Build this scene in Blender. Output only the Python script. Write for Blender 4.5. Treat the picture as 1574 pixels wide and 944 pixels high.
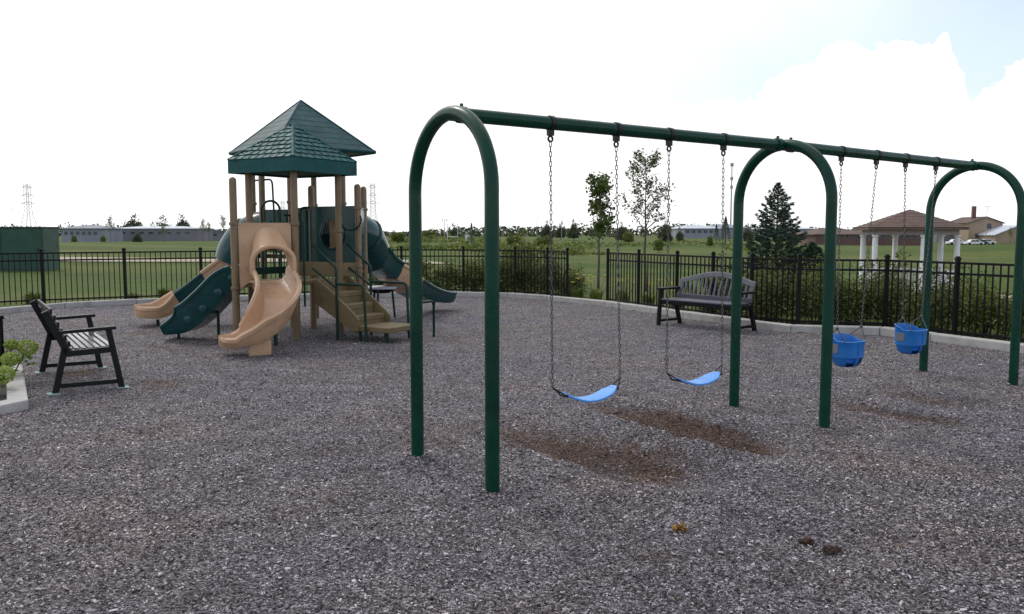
import bpy, bmesh, math, random
import numpy as np
from mathutils import Vector, Matrix, noise as mnoise

R = math.radians
rng = random.Random(7)
nr = np.random.default_rng(11)
scene = bpy.context.scene
for o in list(bpy.data.objects):
    bpy.data.objects.remove(o, do_unlink=True)
COL = scene.collection

# ------------------------------------------------------------------ camera
cam_d = bpy.data.cameras.new('camera')
cam_d.sensor_width = 36.0
cam_d.lens = 29.66
cam_d.clip_start = 0.05
cam_d.clip_end = 6000
cam = bpy.data.objects.new('camera', cam_d)
COL.objects.link(cam)
cam.location = (0, 0, 1.6)
cam.rotation_euler = (R(90 - 5.067), 0, 0)
scene.camera = cam

# ------------------------------------------------------------------ sky and sun
SUN_EL, SUN_AZ = 48.0, -38.0          # azimuth measured from +Y towards +X
world = bpy.data.worlds.new('World')
scene.world = world
world.use_nodes = True
wt = world.node_tree
wt.nodes.clear()
def wn(t, **k):
    n = wt.nodes.new(t)
    for a, b in k.items():
        setattr(n, a, b)
    return n
def wmath(op, a, b=None, clamp=False):
    n = wn('ShaderNodeMath', operation=op, use_clamp=clamp)
    for i, v in enumerate((a, b)):
        if v is None: continue
        if isinstance(v, (int, float)): n.inputs[i].default_value = v
        else: wt.links.new(v, n.inputs[i])
    return n.outputs[0]
def wrange(v, a, b, c=0.0, d=1.0, smooth=True):
    n = wn('ShaderNodeMapRange', interpolation_type='SMOOTHSTEP' if smooth else 'LINEAR')
    wt.links.new(v, n.inputs[0])
    for i, x in enumerate((a, b, c, d)): n.inputs[1 + i].default_value = x
    return n.outputs[0]
def wnoise(vec, scale, detail, rough=0.5):
    n = wn('ShaderNodeTexNoise')
    n.inputs['Scale'].default_value = scale
    n.inputs['Detail'].default_value = detail
    n.inputs['Roughness'].default_value = rough
    wt.links.new(vec, n.inputs['Vector'])
    return n.outputs[0]
sky = wn('ShaderNodeTexSky', sky_type='NISHITA', sun_disc=False)
sky.sun_elevation = R(SUN_EL)
sky.sun_rotation = R(SUN_AZ)
sky.air_density, sky.dust_density, sky.ozone_density = 1.0, 1.2, 1.6
bg_sky = wn('ShaderNodeBackground'); bg_sky.inputs[1].default_value = 0.15
wt.links.new(sky.outputs[0], bg_sky.inputs[0])
bg_cloud = wn('ShaderNodeBackground')
tc = wn('ShaderNodeTexCoord')
gen = tc.outputs['Generated']
sep = wn('ShaderNodeSeparateXYZ'); wt.links.new(gen, sep.inputs[0])
sx, sy, sz = sep.outputs
az = wmath('ARCTAN2', sx, sy)
el = wmath('ARCSINE', sz)
# the upper outline of the cumulus bank, elevation (deg) against azimuth (deg)
fc = wn('ShaderNodeFloatCurve')
prof = [(-180, 8), (-60, 9), (-20, 10), (9, 8.5), (16.5, 8.9), (17.4, 10.0), (18.1, 10.6), (19.2, 11.0), (20.4, 11.4), (22.6, 11.3),
        (23.6, 11.9), (24.4, 11.3), (25.4, 10.9), (26.1, 11.8), (26.8, 11.5), (27.2, 9.9), (27.7, 8.1), (28.5, 7.7),
        (29.2, 8.7), (30.4, 9.6), (33, 11.5), (37, 10), (42, 6.5), (52, 12), (70, 7), (95, 11), (130, 7), (180, 8)]
cur = fc.mapping.curves[0]
while len(cur.points) > 2: cur.points.remove(cur.points[1])
cur.points[0].location = (0, prof[0][1] / 20)
cur.points[1].location = (1, prof[-1][1] / 20)
for a, e in prof[1:-1]:
    cur.points.new((a + 180) / 360, e / 20)
for p in cur.points: p.handle_type = 'VECTOR'
fc.mapping.update()
wt.links.new(wmath('ADD', wmath('MULTIPLY', az, 1 / (2 * math.pi)), 0.5), fc.inputs[1])
edge = wmath('MULTIPLY', fc.outputs[0], R(20))
puff = wmath('MULTIPLY', wmath('SUBTRACT', wnoise(gen, 38, 8, 0.6), 0.5), R(3.0))
over = wmath('SUBTRACT', wmath('ADD', edge, puff), el)          # >0 inside the bank
bank = wrange(over, R(-0.10), R(0.16))
# higher broken puffs
hi_n = wnoise(gen, 5.5, 7, 0.58)
hi = wmath('MULTIPLY', wrange(hi_n, 0.58, 0.66), wrange(el, R(12), R(20)))
# high thin veil: thick to the left, thin to the right
# (it glows around the hidden sun and thins out away from it)
_s = Vector((math.sin(R(SUN_AZ)) * math.cos(R(SUN_EL)), math.cos(R(SUN_AZ)) * math.cos(R(SUN_EL)), math.sin(R(SUN_EL))))
dp = wn('ShaderNodeVectorMath', operation='DOT_PRODUCT')
wt.links.new(gen, dp.inputs[0]); dp.inputs[1].default_value = _s
vx = wmath('ADD', dp.outputs['Value'], wmath('MULTIPLY', wmath('SUBTRACT', wnoise(gen, 2.2, 4, 0.5), 0.5), 0.22))
veil = wrange(vx, 0.42, 0.72, 0.36, 1.0)
lowhaze = wrange(el, R(4), R(11), 1.0, 0.0)
m1 = wmath('MAXIMUM', bank, hi)
m2 = wmath('MAXIMUM', m1, veil)
mask = wmath('MAXIMUM', m2, lowhaze, clamp=True)
tone = wnoise(gen, 3.0, 5, 0.55)
cl_str = wrange(tone, 0.25, 0.75, 0.95, 1.22)
wt.links.new(cl_str, bg_cloud.inputs[1])
bg_cloud.inputs[0].default_value = (1.0, 1.0, 1.01, 1)
mixw = wn('ShaderNodeMixShader')
wt.links.new(mask, mixw.inputs[0])
wt.links.new(bg_sky.outputs[0], mixw.inputs[1])
wt.links.new(bg_cloud.outputs[0], mixw.inputs[2])
wout = wn('ShaderNodeOutputWorld')
wt.links.new(mixw.outputs[0], wout.inputs[0])

sun_d = bpy.data.lights.new('sun', 'SUN')
sun_d.energy = 1.1
sun_d.angle = R(16)
sun_d.color = (1.0, 0.96, 0.9)
sun = bpy.data.objects.new('sun', sun_d)
COL.objects.link(sun)
sd = Vector((math.sin(R(SUN_AZ)) * math.cos(R(SUN_EL)), math.cos(R(SUN_AZ)) * math.cos(R(SUN_EL)), math.sin(R(SUN_EL))))
sun.rotation_euler = sd.to_track_quat('Z', 'Y').to_euler()
sun.location = (0, 0, 30)

vs = scene.view_settings
vs.view_transform = 'Standard'
vs.look = 'None'
vs.exposure = 0.18
vs.gamma = 1.0
vs.use_curve_mapping = False
scene.render.engine = 'CYCLES'
scene.cycles.max_bounces = 6
scene.cycles.diffuse_bounces = 3
scene.cycles.transparent_max_bounces = 6

# ------------------------------------------------------------------ materials
def new_mat(name):
    m = bpy.data.materials.new(name); m.use_nodes = True
    nt = m.node_tree
    b = nt.nodes['Principled BSDF']
    return m, nt, b
def ramp(nt, stops, fac):
    r = nt.nodes.new('ShaderNodeValToRGB')
    e = r.color_ramp.elements
    while len(e) < len(stops): e.new(0.5)
    for i, (p, c) in enumerate(stops):
        e[i].position = p; e[i].color = (*c, 1)
    nt.links.new(fac, r.inputs[0])
    return r.outputs[0]
def noise_tex(nt, scale, detail=4, rough=0.55, coord='Object', dist=0.0, vec=None):
    n = nt.nodes.new('ShaderNodeTexNoise')
    n.inputs['Scale'].default_value = scale
    n.inputs['Detail'].default_value = detail
    n.inputs['Roughness'].default_value = rough
    n.inputs['Distortion'].default_value = dist
    if vec is None:
        if coord == 'World':
            vec = nt.nodes.new('ShaderNodeNewGeometry').outputs['Position']
        else:
            vec = nt.nodes.new('ShaderNodeTexCoord').outputs[coord]
    nt.links.new(vec, n.inputs['Vector'])
    return n.outputs[0]
def mixc(nt, fac, a, b, mode='MIX'):
    n = nt.nodes.new('ShaderNodeMix'); n.data_type = 'RGBA'; n.blend_type = mode
    for i, v in ((0, fac), (6, a), (7, b)):
        if isinstance(v, (int, float)): n.inputs[i].default_value = v
        elif isinstance(v, tuple): n.inputs[i].default_value = (*v, 1)
        else: nt.links.new(v, n.inputs[i])
    return n.outputs[2]
def bump(nt, b, h, strength=0.3, dist=0.01):
    n = nt.nodes.new('ShaderNodeBump')
    n.inputs['Strength'].default_value = strength
    n.inputs['Distance'].default_value = dist
    nt.links.new(h, n.inputs['Height'])
    nt.links.new(n.outputs[0], b.inputs['Normal'])
def mat(name, col, rough=0.5, var=0.15, scale=6.0, metal=0.0, bstr=0.05, bscale=60.0, spec=0.5, dirt=None, coord='World', rvar=0.12):
    """painted / moulded surface with uneven colour, uneven gloss and fine relief"""
    m, nt, b = new_mat(name)
    n1 = noise_tex(nt, scale, 5, 0.6, coord)
    dark = tuple(c * (1 - var * 1.6) for c in col); lite = tuple(min(1, c * (1 + var)) for c in col)
    c = ramp(nt, [(0.28, dark), (0.5, col), (0.75, lite)], n1)
    if dirt:
        n3 = noise_tex(nt, scale * 0.45, 6, 0.65, coord, 0.4)
        f = ramp(nt, [(0.52, (0, 0, 0)), (0.74, (dirt[1],) * 3)], n3)
        c = mixc(nt, f, c, dirt[0])
    nt.links.new(c, b.inputs['Base Color'])
    n2 = noise_tex(nt, scale * 3.1, 5, 0.6, coord)
    mr = nt.nodes.new('ShaderNodeMapRange')
    nt.links.new(n2, mr.inputs[0])
    mr.inputs[1].default_value, mr.inputs[2].default_value = 0.3, 0.7
    mr.inputs[3].default_value, mr.inputs[4].default_value = max(0.05, rough - rvar), min(1, rough + rvar)
    nt.links.new(mr.outputs[0], b.inputs['Roughness'])
    b.inputs['Metallic'].default_value = metal
    b.inputs['Specular IOR Level'].default_value = spec
    if bstr > 0:
        bump(nt, b, noise_tex(nt, bscale, 4, 0.6, coord), bstr, 0.004)
    return m
def leaf_mat(name, stops, rough=0.55, trans=0.25):
    m, nt, b = new_mat(name)
    g = nt.nodes.new('ShaderNodeNewGeometry')
    n1 = noise_tex(nt, 1.7, 3, 0.5, 'World')
    mx = nt.nodes.new('ShaderNodeMath'); mx.operation = 'MULTIPLY_ADD'
    nt.links.new(n1, mx.inputs[0]); mx.inputs[1].default_value = 0.5
    m2 = nt.nodes.new('ShaderNodeMath'); m2.operation = 'MULTIPLY'
    nt.links.new(g.outputs['Random Per Island'], m2.inputs[0]); m2.inputs[1].default_value = 0.62
    nt.links.new(m2.outputs[0], mx.inputs[2])
    c = ramp(nt, stops, mx.outputs[0])
    nt.links.new(c, b.inputs['Base Color'])
    b.inputs['Roughness'].default_value = rough
    b.inputs['Specular IOR Level'].default_value = 0.35
    t = nt.nodes.new('ShaderNodeBsdfTranslucent')
    nt.links.new(c, t.inputs[0])
    mixs = nt.nodes.new('ShaderNodeMixShader'); mixs.inputs[0].default_value = trans
    nt.links.new(b.outputs[0], mixs.inputs[1]); nt.links.new(t.outputs[0], mixs.inputs[2])
    nt.links.new(mixs.outputs[0], nt.nodes['Material Output'].inputs[0])
    return m

M = {}
M['swing_green'] = mat('swing_green', (0.0015, 0.043, 0.026), 0.30, 0.22, 3.0, bstr=0.015, spec=0.26, dirt=((0.012, 0.062, 0.045), 0.5))
M['teal'] = mat('teal', (0.004, 0.050, 0.052), 0.24, 0.2, 4.0, bstr=0.02, spec=0.45, rvar=0.06, dirt=((0.03, 0.075, 0.07), 0.3))
M['roof_teal'] = mat('roof_teal', (0.007, 0.078, 0.080), 0.55, 0.22, 4.0, bstr=0.06, spec=0.2, dirt=((0.04, 0.11, 0.10), 0.3))
M['roof_deep'] = mat('roof_deep', (0.004, 0.056, 0.062), 0.45, 0.15, 2.0, bstr=0.03, spec=0.3)
M['rail_green'] = mat('rail_green', (0.003, 0.028, 0.020), 0.38, 0.2, 5.0, bstr=0.02, spec=0.3)
M['beige'] = mat('beige', (0.54, 0.34, 0.205), 0.30, 0.1, 3.0, bstr=0.03, dirt=((0.33, 0.22, 0.14), 0.4))
M['tan_post'] = mat('tan_post', (0.195, 0.132, 0.068), 0.42, 0.15, 5.0, bstr=0.02)
M['stair_tan'] = mat('stair_tan', (0.175, 0.128, 0.060), 0.6, 0.15, 5.0, bstr=0.1, dirt=((0.12, 0.09, 0.055), 0.5))
M['black'] = mat('black', (0.005, 0.005, 0.006), 0.48, 0.3, 8.0, bstr=0.03, spec=0.22)
M['bench_dark'] = mat('bench_dark', (0.007, 0.008, 0.010), 0.42, 0.25, 8.0, bstr=0.06, spec=0.25)
M['slat_glare'] = mat('slat_glare', (0.10, 0.104, 0.112), 0.22, 0.15, 10.0, bstr=0.02, spec=1.0)  # black bench's seat slats, sky glare painted in as a lighter base colour
M['bench_grey'] = mat('bench_grey', (0.085, 0.090, 0.115), 0.42, 0.2, 8.0, bstr=0.06)
M['steel'] = mat('steel', (0.11, 0.11, 0.115), 0.45, 0.25, 20.0, metal=0.6, bstr=0.03)
M['hanger'] = mat('hanger', (0.018, 0.018, 0.02), 0.45, 0.25, 20.0, metal=0.4)
M['seat_blue'] = mat('seat_blue', (0.085, 0.32, 0.80), 0.42, 0.12, 8.0, bstr=0.04)
M['bucket_blue'] = mat('bucket_blue', (0.012, 0.17, 0.54), 0.40, 0.15, 8.0, bstr=0.04)
M['bucket_dark'] = mat('bucket_dark', (0.004, 0.045, 0.22), 0.5, 0.15, 8.0, bstr=0.04)
M['tag_grey'] = mat('tag_grey', (0.16, 0.17, 0.19), 0.5, 0.15, 30.0)
M['concrete'] = mat('concrete', (0.42, 0.405, 0.39), 0.85, 0.15, 5.0, bstr=0.25, bscale=90, dirt=((0.25, 0.23, 0.21), 0.55), rvar=0.08)
M['pad'] = mat('pad', (0.25, 0.36, 0.34), 0.7, 0.15, 9.0, bstr=0.15, dirt=((0.2, 0.18, 0.16), 0.5))
M['soil'] = mat('soil', (0.030, 0.022, 0.017), 0.95, 0.4, 30.0, bstr=0.8, bscale=60)
M['white_paint'] = mat('white_paint', (0.72, 0.72, 0.74), 0.5, 0.06, 3.0, bstr=0.03)
M['gaz_roof'] = mat('gaz_roof', (0.125, 0.078, 0.062), 0.8, 0.22, 3.0, bstr=0.3, bscale=18)
M['gaz_soffit'] = mat('gaz_soffit', (0.30, 0.26, 0.27), 0.7, 0.1, 2.0)
M['cab_green'] = mat('cab_green', (0.010, 0.060, 0.040), 0.5, 0.2, 1.6, bstr=0.05)
M['cab_dark'] = mat('cab_dark', (0.012, 0.030, 0.030), 0.5, 0.2, 1.6, bstr=0.05)
M['bark'] = mat('bark', (0.10, 0.082, 0.070), 0.9, 0.3, 22.0, bstr=0.5, bscale=50)
M['bark_grey'] = mat('bark_grey', (0.17, 0.155, 0.145), 0.9, 0.3, 22.0, bstr=0.5, bscale=50)
M['stem'] = mat('stem', (0.05, 0.055, 0.025), 0.8, 0.3, 22.0)
M['far_wall'] = mat('far_wall', (0.20, 0.195, 0.22), 0.8, 0.15, 0.08, bstr=0)
M['far_wall2'] = mat('far_wall2', (0.26, 0.27, 0.32), 0.8, 0.12, 0.1, bstr=0)
M['far_roof'] = mat('far_roof', (0.20, 0.22, 0.27), 0.7, 0.12, 0.1, bstr=0)
M['pale_roof'] = mat('pale_roof', (0.50, 0.53, 0.60), 0.6, 0.1, 0.1, bstr=0)
M['far_glass'] = mat('far_glass', (0.05, 0.06, 0.075), 0.2, 0.2, 0.5, bstr=0)
M['brown_roof'] = mat('brown_roof', (0.11, 0.07, 0.06), 0.85, 0.2, 0.5, bstr=0)
M['red_wall'] = mat('red_wall', (0.15, 0.085, 0.075), 0.85, 0.2, 0.3, bstr=0)
M['tan_wall'] = mat('tan_wall', (0.36, 0.27, 0.19), 0.85, 0.1, 0.3, bstr=0)
M['pylon_grey'] = mat('pylon_grey', (0.34, 0.35, 0.37), 0.6, 0.1, 0.3, bstr=0)
M['path'] = mat('path', (0.36, 0.31, 0.22), 0.95, 0.18, 0.6, bstr=0.1, bscale=12)
M['car_white'] = mat('car_white', (0.7, 0.7, 0.72), 0.3, 0.05, 2.0, bstr=0)
M['car_dark'] = mat('car_dark', (0.05, 0.055, 0.07), 0.3, 0.1, 2.0, bstr=0)
M['shrub'] = leaf_mat('shrub', [(0.05, (0.0407, 0.0665, 0.0159)), (0.45, (0.1016, 0.1413, 0.0291)), (0.8, (0.1940, 0.2243, 0.0463)), (1.0, (0.3142, 0.2824, 0.0728))])
M['shrub_dark'] = leaf_mat('shrub_dark', [(0.05, (0.0274, 0.0493, 0.0140)), (0.45, (0.0745, 0.1092, 0.0281)), (0.8, (0.1667, 0.1851, 0.0421)), (1.0, (0.2548, 0.2026, 0.0632))])
M['lily_leaf'] = leaf_mat('lily_leaf', [(0.05, (0.0625, 0.0994, 0.0236)), (0.5, (0.1375, 0.1988, 0.0413)), (1.0, (0.2625, 0.2650, 0.0708))])
M['tree_leaf'] = leaf_mat('tree_leaf', [(0.05, (0.0269, 0.0514, 0.0121)), (0.5, (0.0756, 0.1178, 0.0241)), (1.0, (0.1596, 0.1964, 0.0433))])
M['thin_leaf'] = leaf_mat('thin_leaf', [(0.05, (0.0438, 0.0596, 0.0259)), (0.5, (0.0938, 0.1259, 0.0472)), (1.0, (0.1625, 0.1855, 0.0708))])
M['spruce_leaf'] = leaf_mat('spruce_leaf', [(0.05, (0.0174, 0.0400, 0.0219)), (0.5, (0.0493, 0.0922, 0.0575)), (1.0, (0.1160, 0.1814, 0.1163))], trans=0.08)
M['far_leaf'] = leaf_mat('far_leaf', [(0.05, (0.0386, 0.0522, 0.0314)), (0.5, (0.0709, 0.0903, 0.0479)), (1.0, (0.1288, 0.1448, 0.0692))], trans=0.1)
M['sapling_leaf'] = leaf_mat('sapling_leaf', [(0.05, (0.06, 0.075, 0.03)), (0.5, (0.12, 0.14, 0.05)), (1.0, (0.20, 0.20, 0.08))])
M['hydr_leaf'] = leaf_mat('hydr_leaf', [(0.05, (0.05, 0.10, 0.016)), (0.5, (0.12, 0.21, 0.03)), (1.0, (0.22, 0.31, 0.05))])
M['hydr_bloom'] = leaf_mat('hydr_bloom', [(0.05, (0.22, 0.33, 0.06)), (0.5, (0.36, 0.47, 0.10)), (1.0, (0.55, 0.60, 0.20))])
M['yellow'] = leaf_mat('yellow', [(0.05, (0.45, 0.36, 0.05)), (0.5, (0.60, 0.50, 0.10)), (1.0, (0.7, 0.62, 0.22))])
M['dry_leaf'] = leaf_mat('dry_leaf', [(0.05, (0.16, 0.07, 0.02)), (0.5, (0.35, 0.19, 0.04)), (1.0, (0.48, 0.32, 0.07))])

# ------------------------------------------------------------------ mesh helpers
ORG = {}
def org(o):
    return ORG.get(o.name, Vector((0, 0, 0))) if o else Vector((0, 0, 0))
def tag(o, label=None, cat=None, group=None, kind=None):
    if label: o['label'] = label
    if cat: o['category'] = cat
    if group: o['group'] = group
    if kind: o['kind'] = kind
    return o
def thing(name, label, cat, loc, group=None):
    o = bpy.data.objects.new(name, None)
    o.empty_display_size = 0.2
    COL.objects.link(o)
    o.location = loc
    ORG[o.name] = Vector(loc)
    return tag(o, label, cat, group)
class MB:
    def __init__(s): s.v = []; s.f = []
    def add(s, vs, fs):
        n = len(s.v); s.v += [tuple(v) for v in vs]; s.f += [tuple(i + n for i in f) for f in fs]
        return s
    def box(s, c, size, rot=None):
        hx, hy, hz = (d / 2 for d in size)
        vs = [Vector((x, y, z)) for x in (-hx, hx) for y in (-hy, hy) for z in (-hz, hz)]
        if rot is not None: vs = [rot @ v for v in vs]
        c = Vector(c)
        return s.add([v + c for v in vs], [(0, 1, 3, 2), (4, 6, 7, 5), (0, 4, 5, 1), (2, 3, 7, 6), (0, 2, 6, 4), (1, 5, 7, 3)])
    def bar(s, a, b, w, h, up=(0, 0, 1)):
        """rectangular bar from a to b, w wide, h along up"""
        a, b = Vector(a), Vector(b)
        d = (b - a); L = d.length; d.normalize()
        u = Vector(up)
        side = d.cross(u)
        if side.length < 1e-4: side = d.cross(Vector((0, 1, 0)))
        side.normalize(); u = side.cross(d)
        m = Matrix((side, d, u)).transposed()
        return s.box((a + b) / 2, (w, L, h), m)
    def ringloft(s, rings, cap0=True, cap1=True, closed=True):
        n = len(rings[0]); vs = [v for r in rings for v in r]; fs = []
        for i in range(len(rings) - 1):
            for j in range(n if closed else n - 1):
                a = i * n + j; b = i * n + (j + 1) % n
                fs.append((a, b, b + n, a + n))
        if cap0: fs.append(tuple(range(n))[::-1])
        if cap1: fs.append(tuple((len(rings) - 1) * n + j for j in range(n)))
        return s.add(vs, fs)
    def tube(s, path, r, n=10, cap=True, dome=False):
        path = [Vector(p) for p in path]
        rs = r if isinstance(r, (list, tuple)) else [r] * len(path)
        rings = []; up = None
        for i, p in enumerate(path):
            t = (path[min(i + 1, len(path) - 1)] - path[max(i - 1, 0)]).normalized()
            if up is None:
                up = t.orthogonal().normalized()
            else:
                up = (up - t * up.dot(t)).normalized()
            sd_ = t.cross(up)
            rings.append([p + (up * math.cos(a) + sd_ * math.sin(a)) * rs[i] for a in (2 * math.pi * k / n for k in range(n))])
        return s.ringloft(rings, cap, cap)
    def lathe(s, prof, c=(0, 0, 0), n=16, sx=1.0, sy=1.0):
        c = Vector(c)
        rings = [[c + Vector((max(r, 1e-4) * math.cos(a) * sx, max(r, 1e-4) * math.sin(a) * sy, z)) for a in (2 * math.pi * k / n for k in range(n))] for r, z in prof]
        return s.ringloft(rings)
    def prism(s, poly, z0, z1):
        n = len(poly)
        vs = [(x, y, z0) for x, y in poly] + [(x, y, z1) for x, y in poly]
        fs = [tuple(range(n))[::-1], tuple(range(n, 2 * n))] + [(i, (i + 1) % n, n + (i + 1) % n, n + i) for i in range(n)]
        return s.add(vs, fs)
    def quad(s, *p):
        return s.add(p, [tuple(range(len(p)))])
    def build(s, name, m, parent=None, smooth=False, bevel=0.0, loc=None, segs=2, recalc=True):
        """vertices are world coordinates; they are stored relative to the thing's base (or loc)"""
        o3 = org(parent) if parent else Vector(loc or (0, 0, 0))
        me = bpy.data.meshes.new(name)
        me.from_pydata([tuple(Vector(v) - o3) for v in s.v], [], s.f)
        if recalc:
            bm = bmesh.new(); bm.from_mesh(me)
            bmesh.ops.recalc_face_normals(bm, faces=bm.faces); bm.to_mesh(me); bm.free()
        me.materials.append(M[m] if isinstance(m, str) else m)
        o = bpy.data.objects.new(name, me)
        COL.objects.link(o)
        if parent: o.parent = parent; ORG[o.name] = o3
        else: o.location = o3; ORG[o.name] = o3
        if smooth:
            me.polygons.foreach_set('use_smooth', [True] * len(me.polygons))
            try: me.set_sharp_from_angle(angle=R(42))
            except Exception: pass
        if bevel > 0:
            md = o.modifiers.new('bevel', 'BEVEL'); md.width = bevel; md.segments = segs; md.limit_method = 'ANGLE'; md.angle_limit = R(40)
        return o
def tri_mesh(name, V, F, m, smooth=False):
    """V (n,3), F (k,3) numpy arrays -> mesh datablock"""
    me = bpy.data.meshes.new(name)
    me.vertices.add(len(V)); me.vertices.foreach_set('co', np.ascontiguousarray(V, dtype=np.float32).ravel())
    k = len(F)
    me.loops.add(k * 3); me.loops.foreach_set('vertex_index', np.ascontiguousarray(F, dtype=np.int32).ravel())
    me.polygons.add(k)
    me.polygons.foreach_set('loop_start', np.arange(0, k * 3, 3, dtype=np.int32))
    me.polygons.foreach_set('loop_total', np.full(k, 3, dtype=np.int32))
    me.update(calc_edges=True)
    if smooth: me.polygons.foreach_set('use_smooth', np.ones(k, dtype=bool))
    me.materials.append(M[m] if isinstance(m, str) else m)
    return me
def link(name, me, parent=None, loc=(0, 0, 0), rz=0.0, scale=(1, 1, 1)):
    o = bpy.data.objects.new(name, me)
    COL.objects.link(o)
    o.location = loc; o.rotation_euler = (0, 0, rz); o.scale = scale
    if parent: o.parent = parent
    return o
def arc(c, r, a0, a1, n, ax=(1, 0, 0), ay=(0, 0, 1)):
    c, ax, ay = Vector(c), Vector(ax), Vector(ay)
    return [c + ax * (r * math.cos(a0 + (a1 - a0) * i / n)) + ay * (r * math.sin(a0 + (a1 - a0) * i / n)) for i in range(n + 1)]
def smooth_path(pts, n=8):
    """Catmull-Rom through the points"""
    P = [Vector(p) for p in pts]; P = [P[0] * 2 - P[1]] + P + [P[-1] * 2 - P[-2]]
    out = []
    for i in range(1, len(P) - 2):
        for k in range(n):
            t = k / n
            a, b, c, d = P[i - 1], P[i], P[i + 1], P[i + 2]
            out.append(0.5 * ((2 * b) + (c - a) * t + (2 * a - 5 * b + 4 * c - d) * t * t + (3 * b - a - 3 * c + d) * t ** 3))
    out.append(P[-2])
    return out
# ------------------------------------------------------------------ the ground
KERB = [(-10.9, 13.6), (-10.386, 15.824), (-9.432, 17.734), (-8.35, 18.701), (-6.86, 19.405), (-5.255, 20.164), (-3.628, 20.669), (-2.385, 20.985), (-1.419, 21.05),
        (-0.112, 20.669), (0.811, 19.777), (2.015, 18.205), (2.759, 16.725), (3.2, 15.703), (3.994, 14.184), (4.464, 13.439), (5.066, 13.265), (5.744, 13.096),
        (6.148, 12.308), (6.696, 11.225), (7.224, 10.161), (7.9, 8.2), (8.6, 5.0), (8.6, -5.0)]
PLAY = KERB + [(-11.5, -5.0)]
PA = np.array(PLAY)
def inside(P, poly):
    x, y = P[:, 0], P[:, 1]; r = np.zeros(len(P), bool)
    n = len(poly)
    for i in range(n):
        x0, y0 = poly[i]; x1, y1 = poly[(i + 1) % n]
        c = ((y0 > y) != (y1 > y)) & (x < (x1 - x0) * (y - y0) / (y1 - y0 + 1e-12) + x0)
        r ^= c
    return r
def pdist(P, poly):
    d = np.full(len(P), 1e9); n = len(poly)
    for i in range(n):
        a = np.array(poly[i]); b = np.array(poly[(i + 1) % n]); ab = b - a
        t = np.clip(((P - a) @ ab) / (ab @ ab), 0, 1)
        d = np.minimum(d, np.linalg.norm(P - (a + t[:, None] * ab), axis=1))
    return d
def sstep(a, b, x):
    t = np.clip((x - a) / (b - a), 0, 1); return t * t * (3 - 2 * t)
def terrain(P):
    P = np.atleast_2d(np.asarray(P, float))[:, :2]
    ins = inside(P, PLAY); d = pdist(P, PLAY); s = np.where(ins, -d, d)
    z = np.where(s < 0, -0.03 - 0.25 * sstep(0.0, 0.5, -s), 0.02 + 0 * s)
    rt_ = sstep(-14, 6, P[:, 0])
    z = z - (0.30 + 0.62 * rt_) * sstep(1.5, 17, s) - (1.22 - 0.62 * rt_) * sstep(70, 260, s) - 3.0 * sstep(320, 1500, s)
    x, y = P[:, 0], P[:, 1]
    far = sstep(16, 50, s) * (1 - sstep(400, 1200, s))
    z = z + far * (0.16 * np.sin(x * 0.085 + 1.1) * np.cos(y * 0.06 + 0.4) + 0.22 * np.sin(x * 0.031 + y * 0.043) + 0.10 * np.sin(y * 0.16 + x * 0.05))
    # a low mound far left and one far right
    z = z + 0.85 * np.exp(-(((x + 62) / 34) ** 2 + ((y - 128) / 16) ** 2)) + 0.7 * np.exp(-(((x - 62) / 26) ** 2 + ((y - 112) / 13) ** 2))
    z = z + 0.6 * np.exp(-(((x - 8) / 34) ** 2 + ((y - 150) / 20) ** 2))
    return z
def tz(x, y): return float(terrain([(x, y)])[0])

def axis_grid(lo, hi, c, fine, grow, fine_half):
    out = [c]
    for sgn, lim in ((1, hi), (-1, lo)):
        p = c; st = fine; arr = []
        while (p - lim) * sgn < 0:
            p += sgn * st; arr.append(p)
            if abs(p - c) > fine_half: st *= grow
        out = (out + arr) if sgn > 0 else (arr[::-1] + out)
    return np.array(out)
gx = axis_grid(-2200, 2200, -1.0, 0.35, 1.09, 13)
gy = axis_grid(-400, 3200, 12.0, 0.35, 1.07, 16)
GX, GY = np.meshgrid(gx, gy); P2 = np.stack([GX.ravel(), GY.ravel()], 1)
GZ = terrain(P2)
nx, ny = len(gx), len(gy)
idx = (np.arange(ny - 1)[:, None] * nx + np.arange(nx - 1)[None, :]).ravel()
F = np.concatenate([np.stack([idx, idx + 1, idx + nx + 1], 1), np.stack([idx, idx + nx + 1, idx + nx], 1)])
# lawn material: mown turf with dry streaks, clumps and fine blades relief
m, nt, b = new_mat('lawn'); M['lawn'] = m
geo = nt.nodes.new('ShaderNodeNewGeometry').outputs['Position']
n_big = noise_tex(nt, 0.035, 4, 0.55, vec=geo)
n_mid = noise_tex(nt, 0.5, 5, 0.6, vec=geo)
n_fine = noise_tex(nt, 14.0, 4, 0.7, vec=geo)
mp = nt.nodes.new('ShaderNodeMapping'); nt.links.new(geo, mp.inputs[0]); mp.inputs['Scale'].default_value = (0.012, 0.085, 0.1)
n_str = noise_tex(nt, 1.0, 4, 0.5, vec=mp.outputs[0])
c1 = ramp(nt, [(0.25, (0.040, 0.066, 0.011)), (0.5, (0.070, 0.114, 0.019)), (0.78, (0.125, 0.152, 0.032))], n_mid)
c2 = ramp(nt, [(0.35, (0.047, 0.090, 0.014)), (0.5, (0.090, 0.132, 0.024)), (0.62, (0.17, 0.175, 0.05)), (0.75, (0.225, 0.215, 0.09))], n_str)
c = mixc(nt, 0.5, c1, c2)
c = mixc(nt, ramp(nt, [(0.48, (0, 0, 0)), (0.66, (0.45,) * 3)], n_big), c, (0.135, 0.140, 0.050))
c = mixc(nt, 0.55, c, ramp(nt, [(0.3, (0.25,) * 3), (0.5, (0.8,) * 3), (0.75, (1.0, 1.0, 0.95))], n_fine), 'MULTIPLY')
nt.links.new(c, b.inputs['Base Color'])
b.inputs['Roughness'].default_value = 0.9
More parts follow.
